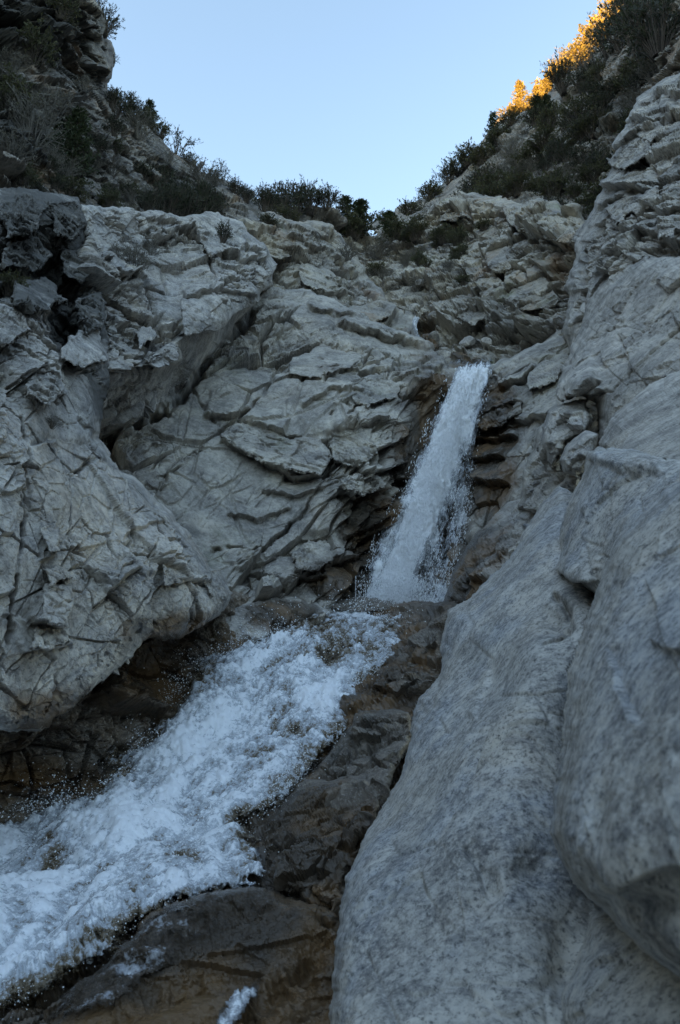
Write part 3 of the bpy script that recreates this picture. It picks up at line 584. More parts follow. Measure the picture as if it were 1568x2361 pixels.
rock_layer('wedged_boulder', [(1288, 1060), (1300, 1025), (1350, 990), (1380, 1000), (1370, 1050), (1352, 1085), (1330, 1098), (1300, 1092)],
    [(1295, 1060, 6.6), (1345, 1000, 6.4), (1360, 1050, 6.2), (1320, 1090, 6.4)], M['granite'], step=2.4, rim=(18, 0.4), skirt=0.8, disp=dict(lf=(0.05, 1.3), facets=[(0.4, 0.04, 0.02, 1.2)], fine=(1.0, 1.0), seed=53), wob=4,
    label='smaller pale boulder below the angular wedged one', cat='boulder')
rock_layer('green_streaked_rock', [(1195, 1170), (1205, 1090), (1240, 1000), (1262, 960), (1290, 1080), (1340, 1100), (1330, 1160), (1260, 1200)],
    [(1205, 1160, 8.3), (1240, 1010, 8.6), (1270, 1080, 7.8), (1330, 1120, 6.9)], M['wall'], rim=(20, 0.5), skirt=1.5, disp=dict(lf=(0.14, 0.8), facets=[(0.7, 0.12, 0.05, 1.4), (0.25, 0.04, 0.02, 1.4)], strata=(0.15, 0.03), fine=(1.0, 1.0), seed=55, frac=0.2),
    label='narrow greenish rock rib between the falls and the wedged boulders', cat='rock')
rock_layer('boulder', [(1385, 1020), (1405, 968), (1450, 930), (1500, 890), (1570, 850), (1680, 820), (1680, 1130), (1500, 1130), (1400, 1090)],
    [(1400, 1000, 4.4), (1500, 900, 4.6), (1660, 840, 4.2), (1650, 1080, 2.9), (1450, 1080, 3.6), (1540, 980, 3.8)], M['cliff'], step=3.2, rim=(60, 0.6), skirt=1.2, disp=dict(lf=(0.10, 0.9), facets=[(0.8, 0.05, 0.0, 1.3)], fine=(0.35, 1.0), iso=True, seed=57, pits=0.03),
    label='rounded grey boulder at the right edge, below the pock-marked slab', cat='boulder')
rock_layer('boulder', [(1310, 1160), (1340, 1100), (1358, 1040), (1420, 1040), (1500, 1060), (1680, 1050), (1680, 1420), (1440, 1440), (1370, 1370), (1310, 1340), (1285, 1300)],
    [(1340, 1120, 3.7), (1365, 1050, 3.7), (1500, 1070, 2.8), (1650, 1070, 2.2), (1650, 1380, 1.8), (1400, 1350, 2.7), (1300, 1300, 3.3), (1450, 1200, 2.6)], M['fore'], smooth=True, step=3.2, rim=(50, 0.4), skirt=0.9, disp=dict(lf=(0.09, 1.0), facets=[(0.6, 0.035, 0.015, 1.3)], fine=(0.35, 1.0), iso=True, seed=59, pits=0.015),
    feats=[(s, [(1360, 1060), (1440, 1090), (1530, 1075)], 50, 0.05), (s, [(1285, 1311), (1330, 1335), (1375, 1345)], 34, 0.14)],
    label='middle boulder of the right foreground, with a shadowed notch under it', cat='boulder')
rock_layer('foreground_boulder', [(755, 2720), (764, 2300), (770, 2200), (776, 2130), (782, 2080), (800, 2020), (830, 1940), (890, 1850), (928, 1765), (958, 1640), (1005, 1560), (1022, 1480), (1028, 1405), (1075, 1385), (1120, 1345), (1175, 1290), (1205, 1220), (1245, 1150),
    (1290, 1120), (1330, 1140), (1330, 1300), (1400, 1400), (1560, 1500), (1560, 2720)],
    [(765, 2361, 2.0), (800, 2030, 2.5), (900, 1850, 3.0), (960, 1650, 3.5), (1030, 1420, 4.3), (1120, 1350, 4.3), (1250, 1150, 4.6), (1310, 1130, 4.4), (1310, 1350, 3.3), (1200, 1500, 3.0), (1150, 1700, 2.55), (1200, 1900, 2.15), (1000, 1900, 2.4),
     (1000, 2150, 2.05), (1200, 2200, 1.9), (900, 2361, 1.85), (1300, 2361, 1.75), (800, 2690, 1.6), (1300, 2690, 1.45), (1350, 2100, 2.0), (1350, 1700, 2.6), (1100, 1550, 3.4)], M['fore'], smooth=True, step=3.4, rim=(60, 0.45), skirt=0.7,
    disp=dict(lf=(0.09, 0.9), facets=[(0.7, 0.04, 0.02, 1.3), (0.22, 0.009, 0.006, 1.2)], fine=(0.35, 1.0), iso=True, seed=61, frac=-0.2),
    feats=[(c, [(1270, 1370), (1300, 1400), (1318, 1440), (1300, 1470), (1250, 1488)], 14, 0.10), (b, 1285, 1440, 34, 34, -0.10), (s, [(1054, 1941), (1090, 2000), (1134, 2081)], 40, -0.03), (b, 1110, 2060, 40, 90, -0.05), 
     (b, 1230, 2000, 50, 40, -0.06), (c, [(1025, 1500), (1010, 1580), (960, 1680)], 8, 0.04), (b, 930, 2050, 60, 90, 0.03), (b, 1300, 2250, 40, 90, -0.06), (s, [(1090, 1660), (1110, 1600), (1130, 1540)], 40, 0.03)],
    label='huge smooth banded boulder filling the lower right foreground', cat='boulder')
rock_layer('boulder', [(1300, 2300), (1345, 2180), (1360, 2110), (1440, 2090), (1680, 2200), (1950, 2400), (1950, 2720), (1290, 2720)],
    [(1320, 2300, 1.6), (1370, 2130, 1.75), (1500, 2200, 1.5), (1650, 2280, 1.3), (1500, 2400, 1.3), (1500, 2700, 1.15), (1900, 2600, 1.05)], M['fore'], smooth=True, step=3.6, rim=(50, 0.25), skirt=0.6, disp=dict(lf=(0.05, 1.2), facets=[(0.5, 0.02, 0.01, 1.2)], fine=(0.35, 1.0), iso=True, seed=63),
    label='shadowed boulder in the bottom right corner', cat='boulder')
rock_layer('boulder', [(2050, 900), (1800, 960), (1680, 1040), (1560, 1110), (1490, 1172), (1422, 1232), (1400, 1285), (1372, 1390), (1335, 1480), (1305, 1600), (1292, 1720), (1277, 1830), (1270, 1920), (1288, 1988), (1320, 2032), (1372, 2082), (1470, 2180), (1570, 2255), (1680, 2320), (2050, 2500)],
    [(1300, 1650, 1.45), (1280, 1900, 1.3), (1320, 2030, 1.25), (1480, 2180, 1.1), (1650, 2280, 0.95), (1650, 1100, 1.6), (1500, 1180, 1.75), (1400, 1320, 1.75), (1500, 1500, 1.25), (1500, 1850, 1.0), (1650, 1600, 0.92), (1650, 1950, 0.85), (2000, 1000, 1.5), (2000, 1700, 0.88), (2000, 2400, 0.85), (1400, 2000, 1.08)],
    M['fore'], smooth=True, step=3.6, rim=(80, 0.5), skirt=0.6, disp=dict(lf=(0.045, 1.3), facets=[(0.6, 0.02, 0.0, 1.3)], fine=(0.35, 1.0), iso=True, seed=65, pits=0.008),
    feats=[(s, [(1390, 1480), (1420, 1560), (1470, 1680)], 40, -0.02), (b, 1400, 1900, 40, 90, -0.03), (b, 1500, 2080, 90, 30, -0.035), (c, [(1330, 1980), (1400, 2060), (1500, 2120)], 14, 0.02)],
    label='nearest rounded boulder along the right edge, out of focus', cat='boulder')

# separate blocks and slabs standing proud of the faces, parts of the face they sit on
def block(layer, poly, proud, seed, tilt=0.85, mat=None, wet=(), step=2.0, shade_crust=()):
    L = LAYERS[layer]; P = np.array(poly, float); c0 = P.mean(0)
    pts = np.concatenate([P, c0[None], (P + c0)/2]); ct = []
    ymid = (P[:, 1].max() - P[:, 1].min())/2 + 1e-6
    for (x, y) in pts:
        m_ = ((L['xs']-x)**2 + (L['ys']-y)**2) < 16**2
        Yv = np.median(L['p'][m_][:, 1]) if m_.any() else surf(layer, x, y)[0][1]
        ct.append((x, y, Yv))
    ct = np.array(ct); A = np.c_[ct[:, :2], np.ones(len(ct))]; co, *_ = np.linalg.lstsq(A, ct[:, 2], rcond=None)
    Yp = 0.6*(A @ co) + 0.4*ct[:, 2] - proud*(1 + tilt*(ct[:, 1] - c0[1])/ymid)
    rr = np.random.RandomState(seed); sz = np.linalg.norm(surf(layer, *c0)[0])/FV
    rock_layer('rock_block', poly, np.c_[ct[:, :2], Yp], mat or L['obj'].data.materials[0], step=step, rim=(7, proud*0.8), skirt=proud*2.2 + 0.15, wob=11,
               disp=dict(lf=(0.10*proud, 0.9), facets=[(45*sz, 0.16*proud, 0.25*proud, 1.5), (18*sz, 0.07*proud, 0.1*proud, 1.4)], fine=(0.8, 1.0), seed=100 + seed, frac=0.0), wet=wet, shade_crust=shade_crust, parent=L['obj'])
CW = 'canyon_wall'
BL = [(CW, [(515, 1005), (560, 975), (650, 1000), (745, 1005), (760, 1050), (735, 1092), (680, 1095), (610, 1062), (590, 1046), (555, 1038)], .24),
 (CW, [(765, 980), (800, 965), (850, 990), (870, 1040), (830, 1075), (780, 1060), (755, 1020)], .2), (CW, [(780, 1105), (830, 1090), (895, 1100), (885, 1120), (835, 1147), (785, 1130)], .26),
 (CW, [(670, 1275), (710, 1240), (760, 1250), (765, 1290), (730, 1320), (690, 1310)], .2), (CW, [(655, 830), (740, 800), (830, 820), (800, 850), (720, 870), (660, 870)], .14), (CW, [(1095, 965), (1150, 935), (1205, 915), (1200, 950), (1150, 975), (1100, 990)], .3),
 (CW, [(820, 880), (880, 865), (940, 880), (920, 920), (850, 935), (810, 920)], .16), (CW, [(1210, 860), (1260, 830), (1300, 840), (1280, 880), (1220, 900)], .25),
 ('rock_shoulder', [(790, 700), (850, 690), (915, 705), (912, 725), (855, 752), (800, 735)], .35), ('rock_shoulder', [(690, 600), (760, 610), (790, 650), (740, 670), (680, 640)], .25), ('rock_shoulder', [(600, 560), (650, 540), (690, 560), (660, 600), (610, 600)], .25),
 ('headwall', [(1020, 475), (1060, 470), (1078, 500), (1050, 515), (1015, 510)], .45), ('headwall', [(1165, 475), (1250, 470), (1320, 500), (1325, 545), (1300, 565), (1220, 540), (1180, 520)], .45), ('headwall', [(1120, 580), (1170, 575), (1190, 610), (1150, 632), (1115, 618)], .35),
 ('headwall', [(1100, 640), (1150, 630), (1160, 660), (1110, 685)], .3), ('headwall', [(1180, 640), (1260, 640), (1290, 700), (1220, 720), (1170, 690)], .22), ('headwall', [(1060, 700), (1100, 690), (1130, 720), (1090, 745), (1050, 735)], .25),
 ('granite_buttress', [(85, 1430), (110, 1350), (165, 1352), (170, 1400), (155, 1445), (110, 1440)], .12), ('granite_buttress', [(95, 1310), (130, 1300), (165, 1330), (120, 1345)], .07), ('granite_buttress', [(60, 1500), (80, 1440), (160, 1450), (165, 1480), (120, 1495)], .1),
 ('granite_buttress', [(50, 885), (90, 865), (138, 858), (155, 905), (110, 930), (60, 910)], .14), ('granite_buttress', [(100, 1220), (130, 1200), (136, 1270), (110, 1285)], .08), ('granite_buttress', [(380, 1300), (440, 1290), (470, 1330), (430, 1345), (385, 1345)], .12),
 ('granite_buttress', [(460, 1300), (510, 1310), (530, 1360), (490, 1370), (460, 1340)], .12), ('overhanging_outcrop', [(420, 690), (510, 672), (590, 680), (545, 712), (500, 755), (430, 770)], .22), ('overhanging_outcrop', [(300, 760), (350, 750), (365, 775), (320, 800)], .22),
 ('overhanging_outcrop', [(340, 830), (410, 800), (415, 830), (350, 860)], .22), ('overhanging_outcrop', [(440, 540), (500, 530), (540, 560), (490, 590)], .25), ('cliff_right', [(1400, 375), (1450, 320), (1510, 300), (1500, 350), (1440, 390)], .32),
 ('cliff_right', [(1385, 480), (1430, 450), (1515, 432), (1500, 480), (1420, 520)], .32), ('cliff_right', [(1520, 500), (1600, 490), (1660, 500), (1660, 575), (1520, 550)], .4), ('cliff_right', [(1440, 300), (1500, 280), (1540, 300), (1500, 330)], .22)]
for k, (ly, po, pr_) in enumerate(BL): block(ly, po, pr_, k, wet=FALL_WET if ly == CW else ())
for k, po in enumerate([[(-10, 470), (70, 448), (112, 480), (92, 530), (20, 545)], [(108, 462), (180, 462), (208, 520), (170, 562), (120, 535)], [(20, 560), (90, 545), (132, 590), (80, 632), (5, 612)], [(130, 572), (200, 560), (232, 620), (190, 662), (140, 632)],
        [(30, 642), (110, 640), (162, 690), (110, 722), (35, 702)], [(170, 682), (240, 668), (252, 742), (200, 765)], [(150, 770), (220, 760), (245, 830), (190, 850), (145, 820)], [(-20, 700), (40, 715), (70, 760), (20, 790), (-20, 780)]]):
    block('granite_buttress', po, 0.36 if k < 6 else 0.22, 60 + k, 0.6, shade_crust=[(po[0][0] + 50, po[0][1] + 30, 150, 120, 0.62 if k < 6 else 0.3)])  # blocks painted dark like the shadowed ledge they stand for

# ------------------------------------------------------------------ water
def water_mat(name, white=(0.88, 0.895, 0.91), thin=(0.17, 0.125, 0.08), mid=(0.47, 0.50, 0.53), streak=(1, 1, 1), fscale=14.0, lo=0.30, hi=0.62, rot=(0, 0, 0), wts=(0.55, 0.45), gain=2.2, iso=False):
    m, t, b = nt(name); g = G(t); p = g.pos()
    v = g.mapping(g.n('ShaderNodeAttribute', attribute_name='fq').outputs['Vector'], streak, rot)
    f = g.attr('foam')
    nn = g.noise(v, fscale, 5, 0.68); n2 = g.noise(p if iso else g.mapping(v, (1.8, 1, 1)), fscale*(3.4 if iso else 4.2), 4, 0.75)
    k = g.math('ADD', f, g.math('MULTIPLY', g.math('SUBTRACT', g.math('ADD', g.math('MULTIPLY', nn, wts[0]), g.math('MULTIPLY', n2, wts[1])), 0.5), gain))
    md = (lo + hi)/2
    fm = g.ramp(k, md, hi)
    g.l(g.mix(fm, g.mix(g.ramp(k, lo, md), thin, mid), white), b.inputs['Base Color'])
    g.l(g.ramp(fm, 0, 1, 0.08, 0.5), b.inputs['Roughness'])
    b.inputs['IOR'].default_value = 1.33
    b.inputs['Subsurface Weight'].default_value = 0.2; b.inputs['Subsurface Radius'].default_value = (0.02, 0.02, 0.02)
    b.inputs['Subsurface Scale'].default_value = 1.0
    g.l(g.ramp(k, lo - 0.34, lo + 0.04), b.inputs['Alpha'])
    bm = g.n('ShaderNodeBump'); bm.inputs['Strength'].default_value = 0.7; bm.inputs['Distance'].default_value = 0.02
    g.l(g.math('ADD', nn, g.math('MULTIPLY', n2, 0.5)), bm.inputs['Height']); g.l(bm.outputs[0], b.inputs['Normal'])
    return m
M['foam'] = water_mat('white_water', fscale=11.0, lo=0.10, hi=0.80, wts=(0.5, 0.5), gain=3.1, iso=True)
M['fall'] = water_mat('falling_water', white=(0.97, 0.975, 0.98), thin=(0.6, 0.62, 0.65), mid=(0.94, 0.945, 0.95), streak=(1, 1, 1), fscale=15.0, lo=0.40, hi=0.66, gain=2.8)
m, t, bb = nt('water_drops'); bb.inputs['Base Color'].default_value = (0.95, 0.96, 0.97, 1); bb.inputs['Roughness'].default_value = 0.25
bb.inputs['IOR'].default_value = 1.33; M['drop'] = m
M['film'] = water_mat('thin_water', thin=(0.07, 0.05, 0.035), mid=(0.35, 0.36, 0.38), streak=(1.0, 1.0, 1.0), fscale=10.0, lo=0.46, hi=0.9)

def drops(name, P, rad, axis, mat, parent, stretch=1.6, rs=None):
    """many small drops, each an elongated octahedron"""
    rs = rs or np.random.RandomState(3)
    n = len(P); a = np.asarray(axis, float); a = a/np.linalg.norm(a, axis=-1, keepdims=True)
    A = np.broadcast_to(a, (n, 3)) + 0.25*rs.normal(size=(n, 3)); A /= np.linalg.norm(A, axis=1)[:, None]
    B = np.cross(A, rs.normal(size=(n, 3))); B /= np.linalg.norm(B, axis=1)[:, None]; C = np.cross(A, B)
    r = rad[:, None]; st = stretch*(0.6 + 0.9*rs.rand(n))[:, None]
    V = np.stack([P + A*r*st, P - A*r*st, P + B*r, P - B*r, P + C*r, P - C*r], 1).reshape(-1, 3)
    f = np.array([[0, 2, 4], [0, 4, 3], [0, 3, 5], [0, 5, 2], [1, 4, 2], [1, 3, 4], [1, 5, 3], [1, 2, 5]])
    F = (f[None] + (np.arange(n)*6)[:, None, None]).reshape(-1, 3)
    return tag(link(name, mesh_from(name, V, F, mat, True), parent), kind='stuff')

CAS = [(-560, 2180), (-330, 2030), (-90, 1905), (0, 1882), (60, 1862), (110, 1850), (165, 1838), (212, 1805), (228, 1770), (205, 1745), (275, 1705), (335, 1692), (362, 1650), (395, 1608), (418, 1560), (432, 1522), (500, 1500), (560, 1478), (605, 1464),
    (690, 1418), (725, 1404), (800, 1398), (930, 1412), (955, 1450), (940, 1488), (892, 1530), (842, 1590), (805, 1680), (770, 1712), (722, 1762), (645, 1850), (585, 1892), (600, 1950), (622, 2010), (570, 2040), (480, 2062), (380, 2082), (330, 2112),
    (290, 2162), (230, 2212), (130, 2272), (0, 2332), (-90, 2380), (-330, 2560), (-560, 2760)]
CASC = [(-540, 2220, 3.1), (-540, 2700, 2.0), (-250, 2250, 3.0), (0, 2330, 2.70), (0, 1890, 5.25), (230, 1775, 5.8), (425, 1540, 7.4), (700, 1420, 9.0), (850, 1402, 9.3), (940, 1440, 8.5), (890, 1530, 7.1), (830, 1610, 6.5), (600, 1960, 3.95), (600, 1700, 6.0), (400, 1950, 4.2), (200, 2120, 3.4), (380, 2080, 3.2), (720, 1760, 5.2),
        (750, 1480, 7.9), (560, 1550, 7.2), (800, 1430, 8.9)]
def cascade():
    step = 2.1
    Pp = np.array(CAS, float); x0, y0 = Pp.min(0) - 8; x1, y1 = Pp.max(0) + 8
    X, Yp = np.meshgrid(np.arange(x0, x1, step), np.arange(y0, y1, step)); sh = X.shape
    z3 = np.stack([X.ravel(), Yp.ravel(), 0*X.ravel()], 1)
    sd = poly_sd(Pp, X, Yp) + (12*noise(z3, 1/40.0, 1) + 9*noise(z3, 1/16.0, 2) + 6*noise(z3, 1/7.0, 3)).reshape(sh)
    inn = sd > 0; cell = inn[:-1, :-1] & inn[1:, :-1] & inn[:-1, 1:] & inn[1:, 1:]
    use = np.zeros(sh, bool); use[:-1, :-1] |= cell; use[1:, :-1] |= cell; use[:-1, 1:] |= cell; use[1:, 1:] |= cell
    D = tps(CASC)(X, Yp)
    t = np.clip(sd/26, 0, 1); D = D + 0.16*(1 - np.sqrt(np.maximum(0, 1-(1-t)**2)))
    pts = unproj(X, Yp, D); du = np.gradient(pts, axis=1); dv = np.gradient(pts, axis=0)
    N = np.cross(dv, du); N /= np.linalg.norm(N, axis=2, keepdims=True); N = np.where(((N*pts).sum(2) > 0)[..., None], -N, N)
    sel = np.where(use.ravel())[0]; idx = -np.ones(sh, int); idx.ravel()[sel] = np.arange(len(sel))
    p = pts.reshape(-1, 3)[sel]; n = N.reshape(-1, 3)[sel]; s_ = np.maximum(sd.ravel()[sel], 0); xs = X.ravel()[sel]; ys = Yp.ravel()[sel]
    fl = unproj(100, 2150, 3.2) - unproj(850, 1400, 9.2); fr = frame_from((0.1, -0.35, 1), fl)
    q = (p @ fr)*np.array([0.5, 1.0, 1.0])
    q = q + 0.12*np.stack([noise(p, 1.6, 61), noise(p, 1.6, 62), noise(p, 1.6, 63)], 1)
    big = np.abs(fbm(q, 1.3, 2, 0.5, 5)); mid = np.abs(noise(q, 4.2, 7)); q2 = (p @ fr)*np.array([0.85, 1.0, 1.0]); sm = np.abs(noise(q2, 10.0, 8)); tiny = noise(p, 28.0, 9)
    edge = sst(s_, 0, 60)
    ti2 = np.abs(noise(p, 21.0, 10)); pwr = np.clip(np.linalg.norm(p, axis=1)/6.0, 0.5, 1.4); d = (0.15*big + 0.07*mid + (0.042*sm + 0.016*tiny + 0.024*ti2)*pwr)*(0.06 + 0.94*edge) - 0.02
    up = np.array([0, -0.25, 1.0])
    dirn = n + 0.6*up; dirn /= np.linalg.norm(dirn, axis=1)[:, None]
    p2 = p + dirn*d[:, None]
    foam = 0.20 + 0.62*edge + 0.55*np.exp(-((ys - 1408)/34)**2)*(xs > 700) + 0.45*(big - 0.3) + 0.6*(mid - 0.25) + 0.5*(sm - 0.25) + 0.42*fbm(q*np.array([0.6, 1, 1]), 0.9, 3, 0.55, 12)
    for (a, b_, rx, ry, k) in [(745, 1440, 80, 28, 0.55), (760, 1510, 60, 40, 0.5), (455, 1600, 40, 60, 0.5), (640, 1600, 60, 60, 0.25), (700, 1690, 60, 40, 0.25), (600, 1760, 70, 40, 0.25), (120, 1970, 40, 50, 0.4), (560, 1920, 50, 60, 0.35),
                                (850, 1490, 60, 40, 0.35), (340, 2110, 60, 30, 0.3), (270, 1790, 60, 40, 0.2), (60, 2150, 60, 40, 0.2), (900, 1440, 40, 30, 0.5), (430, 1990, 40, 30, 0.25), (200, 2180, 40, 30, 0.2)]:
        foam = foam - 1.25*k*np.exp(-((xs-a)/rx)**2 - ((ys-b_)/ry)**2)
    ci, cj = np.where(cell)
    Q = np.stack([idx[ci, cj], idx[ci+1, cj], idx[ci+1, cj+1], idx[ci, cj+1]], 1)
    root = bpy.data.objects.new('cascade', None); col.objects.link(root); root.location = unproj(200, 2200, 3.2); tag(root, kind='structure')
    o = link('white_water', mesh_from('white_water', p2 - np.array(root.location), Q, M['foam'], True, {'foam': foam, 'fq': q}), root)
    rs = np.random.RandomState(5)
    # drops thrown off the surface, thickest along the upper edge
    wt = 0.25*(xs > -150) + 2.2*np.exp(-s_/22)*(ys < 1900) + 0.5*np.exp(-s_/22)
    k = rs.choice(len(p2), 42000, p=wt/wt.sum())
    k = k[rs.rand(len(k)) < sst(noise(p2[k], 2.6, 91), -0.2, 0.35)]
    hgt = rs.exponential(0.035, len(k))*(1 + 1.6*np.exp(-s_[k]/30)); 
    dp = p2[k] + dirn[k]*hgt[:, None] + rs.normal(size=(len(k), 3))*0.03
    k2 = rs.choice(np.where((s_ < 14) & (xs < 760) & (ys < 1900))[0], 3600)
    k2 = k2[rs.rand(len(k2)) < sst(noise(p2[k2], 2.2, 92), -0.05, 0.4)]
    lf = np.array([-0.75, 0.3, 0.35])
    dp2 = p2[k2] + lf*rs.exponential(0.07, len(k2))[:, None] + rs.normal(size=(len(k2), 3))*0.03
    dp = np.concatenate([dp, dp2])
    rad = np.linalg.norm(dp, axis=1)/FV*(0.35 + 1.3*rs.rand(len(dp))**4)*1.2
    drops('spray', dp - np.array(root.location), rad, fl, M['drop'], root, 1.3, rs)
    return root
root_c = cascade()
def film(poly, ctrl, foam0, seed):
    step = 3.0; Pp = np.array(poly, float); x0, y0 = Pp.min(0) - 8; x1, y1 = Pp.max(0) + 8
    X, Yp = np.meshgrid(np.arange(x0, x1, step), np.arange(y0, y1, step)); z3 = np.stack([X.ravel(), Yp.ravel(), 0*X.ravel()], 1)
    sd = poly_sd(Pp, X, Yp) + 6*noise(z3, 1/18.0, seed).reshape(X.shape)
    L = LAYERS['wet_rock']; use = sd > 0
    idx = -np.ones(X.shape, int); sel = np.where(use.ravel())[0]; idx.ravel()[sel] = np.arange(len(sel))
    xs = X.ravel()[sel]; ys = Yp.ravel()[sel]
    kk = np.array([np.argmin((L['xs']-a)**2 + (L['ys']-b_)**2) for a, b_ in zip(xs, ys)])
    p = L['p'][kk]*(1 - 0.012); q = p*np.array([0.6, 1, 1])
    p = p + np.array([0, 0, 0.02])*np.abs(noise(p, 9.0, seed))[:, None]
    foam = foam0 + 0.35*np.abs(noise(q, 5.0, seed+1)) - 0.3*(1 - sst(sd.ravel()[sel], 0, 18)) + 0.3*noise(q, 2.0, seed+2)
    cell = use[:-1, :-1] & use[1:, :-1] & use[:-1, 1:] & use[1:, 1:]; ci, cj = np.where(cell)
    Q = np.stack([idx[ci, cj], idx[ci+1, cj], idx[ci+1, cj+1], idx[ci, cj+1]], 1)
    link('water_film', mesh_from('water_film', p - np.array(root_c.location), Q, M['film'], True, {'foam': foam, 'fq': q}), root_c)
film([(300, 2180), (380, 2090), (500, 2062), (600, 2045), (655, 2040), (640, 2070), (660, 2090), (600, 2120), (540, 2150), (430, 2190), (330, 2260), (240, 2330), (150, 2361), (60, 2400), (40, 2340), (150, 2280)], None, 0.24, 5)
film([(470, 2400), (500, 2340), (545, 2295), (605, 2262), (595, 2300), (550, 2350), (530, 2400)], None, 0.62, 9)

def fall():
    ys = np.array([828, 850, 900, 1000, 1100, 1200, 1250, 1320, 1405], float)
    xl = np.array([1050, 1045, 1028, 984, 946, 892, 870, 846, 824], float); xr = np.array([1136, 1136, 1120, 1096, 1088, 1088, 1084, 1064, 1040], float)
    xc = np.array([1090, 1086, 1068, 1038, 1003, 965, 948, 918, 893], float); hw = np.array([42, 42, 40, 36, 36, 34, 34, 34, 36], float)
    Yd = np.array([13.3, 12.2, 11.9, 11.5, 11.2, 10.85, 10.65, 10.4, 10.0])
    root = bpy.data.objects.new('waterfall', None); col.objects.link(root); org = unproj(920, 1395, 10.1); root.location = org; tag(root, kind='structure')
    rs = np.random.RandomState(9)
    def dens(x, y, ns=0.0):
        c_ = np.interp(y, ys, xc); h = np.interp(y, ys, hw); r = np.interp(y, ys, xr); l = np.interp(y, ys, xl)
        core = np.exp(-(np.abs(x - c_)/(h*1.05))**2.6)
        right = 0.42*np.exp(-((x - (r - 18))/16)**2)*sst(y, 1080, 1220)
        lef = 0.35*np.exp(-((x - (l + 26))/26)**2)*sst(y, 950, 1100)
        veil = 0.14*sst(y, 860, 950)
        e = np.minimum(sst(x - l, -2, 22), sst(r - x, -2, 14))
        e = e*sst(y - (862 - 0.24*(x - 1045) + 4*np.sin(x*0.35) + 3*np.sin(x*0.9)), -14, 8)
        return (np.maximum.reduce([core, right, lef]) + veil*0.6)*e
    for j, off in enumerate((0.0, 0.16)):
        yy = np.arange(830, 1406, 2.2); ss = np.linspace(0, 1, 96)
        Yv, S = np.meshgrid(yy, ss, indexing='ij')
        X = np.interp(Yv, ys, xl) + S*(np.interp(Yv, ys, xr) - np.interp(Yv, ys, xl))
        Dp = np.interp(Yv, ys, Yd) + off
        c_ = np.interp(Yv, ys, xc)
        Dp = Dp - 0.16*np.exp(-((X - c_)/40)**2) + 0.06*sst(X - c_, 30, 110)
        p = unproj(X.ravel(), Yv.ravel(), Dp.ravel())
        q = p*np.array([1, 1, 0.3])
        d = 0.12*fbm(q, 3.0, 3, 0.6, 70 + j) + 0.05*np.abs(noise(q, 14.0, 75 + j)) + 0.03*noise(p*np.array([1, 1, 0.6]), 30.0, 76 + j)
        p = p + np.array([0.15, -0.9, 0.1])*d[:, None]
        f = 1.06*dens(X.ravel(), Yv.ravel()) + 0.30*noise(q, 5.0, 77 + j) + 0.02
        h, w = X.shape; i = np.arange(h*w).reshape(h, w)
        F = np.stack([i[:-1, :-1].ravel(), i[1:, :-1].ravel(), i[1:, 1:].ravel(), i[:-1, 1:].ravel()], 1)
        link('water_sheet', mesh_from('water_sheet', p - org, F, M['fall'], True, {'foam': f, 'fq': np.stack([(X - 0.5*(np.interp(Yv, ys, xl) + np.interp(Yv, ys, xr))).ravel()*0.0065, p[:, 1]*0.5 + 3*j, p[:, 2]*0.17], 1)}), root)
    # drops
    N = 120000
    y = 850 + 550*rs.rand(N)**0.75; x = np.interp(y, ys, xl) - 14 + (np.interp(y, ys, xr) - np.interp(y, ys, xl) + 24)*rs.rand(N)
    z3 = np.stack([x*0.05, y*0.018, 0*x], 1)
    keep = rs.rand(N) < np.clip(0.05 + 0.78*dens(x, y) + 0.35*noise(z3, 1.0, 80), 0.03, 0.9)*0.42
    x, y = x[keep], y[keep]
    Dp = np.interp(y, ys, Yd) - 0.12 + 0.16*rs.normal(size=len(x)) - 0.12*np.exp(-((x - np.interp(y, ys, xc))/40)**2)
    p = unproj(x, y, Dp)
    kx = np.concatenate([p, unproj(np.clip(928 + 52*rs.normal(size=9000), 820, 1040), 1392 - 70*rs.rand(9000)**3 + 14*rs.rand(9000), 9.85 + 0.22*rs.normal(size=9000))])
    rad = np.linalg.norm(kx, axis=1)/FV*(0.30 + 0.95*rs.rand(len(kx))**3)*1.05
    drops('spray', kx - org, rad, (-0.25, -0.35, -0.9), M['drop'], root, 3.6, rs)
    # the little fall further up the gully
    r2 = bpy.data.objects.new('waterfall', None); col.objects.link(r2); o2 = unproj(962, 775, 15.6); r2.location = o2; tag(r2, kind='structure')
    yy = np.linspace(735, 800, 30); ss = np.linspace(-1, 1, 10); Yv, S = np.meshgrid(yy, ss, indexing='ij')
    X = 960 + 4*np.sin(Yv*0.09) + S*np.interp(Yv, [735, 745, 770, 800], [8, 6, 3, 7])
    p = unproj(X.ravel(), Yv.ravel(), np.interp(Yv.ravel(), [735, 800], [16.2, 14.9])) + np.array([0, -1, 0])*(0.12*(1 - S.ravel()**2) + 0.05*rs.normal(size=S.size))[:, None]
    h, w = X.shape; i = np.arange(h*w).reshape(h, w)
    F = np.stack([i[:-1, :-1].ravel(), i[1:, :-1].ravel(), i[1:, 1:].ravel(), i[:-1, 1:].ravel()], 1)
    link('water_sheet', mesh_from('water_sheet', p - o2, F, M['fall'], True, {'fq': p*np.array([1, 1, 0.2]), 'foam': 0.55 - 0.3*sst(Yv.ravel(), 752, 780) + 0*p[:, 0]}), r2)
fall()

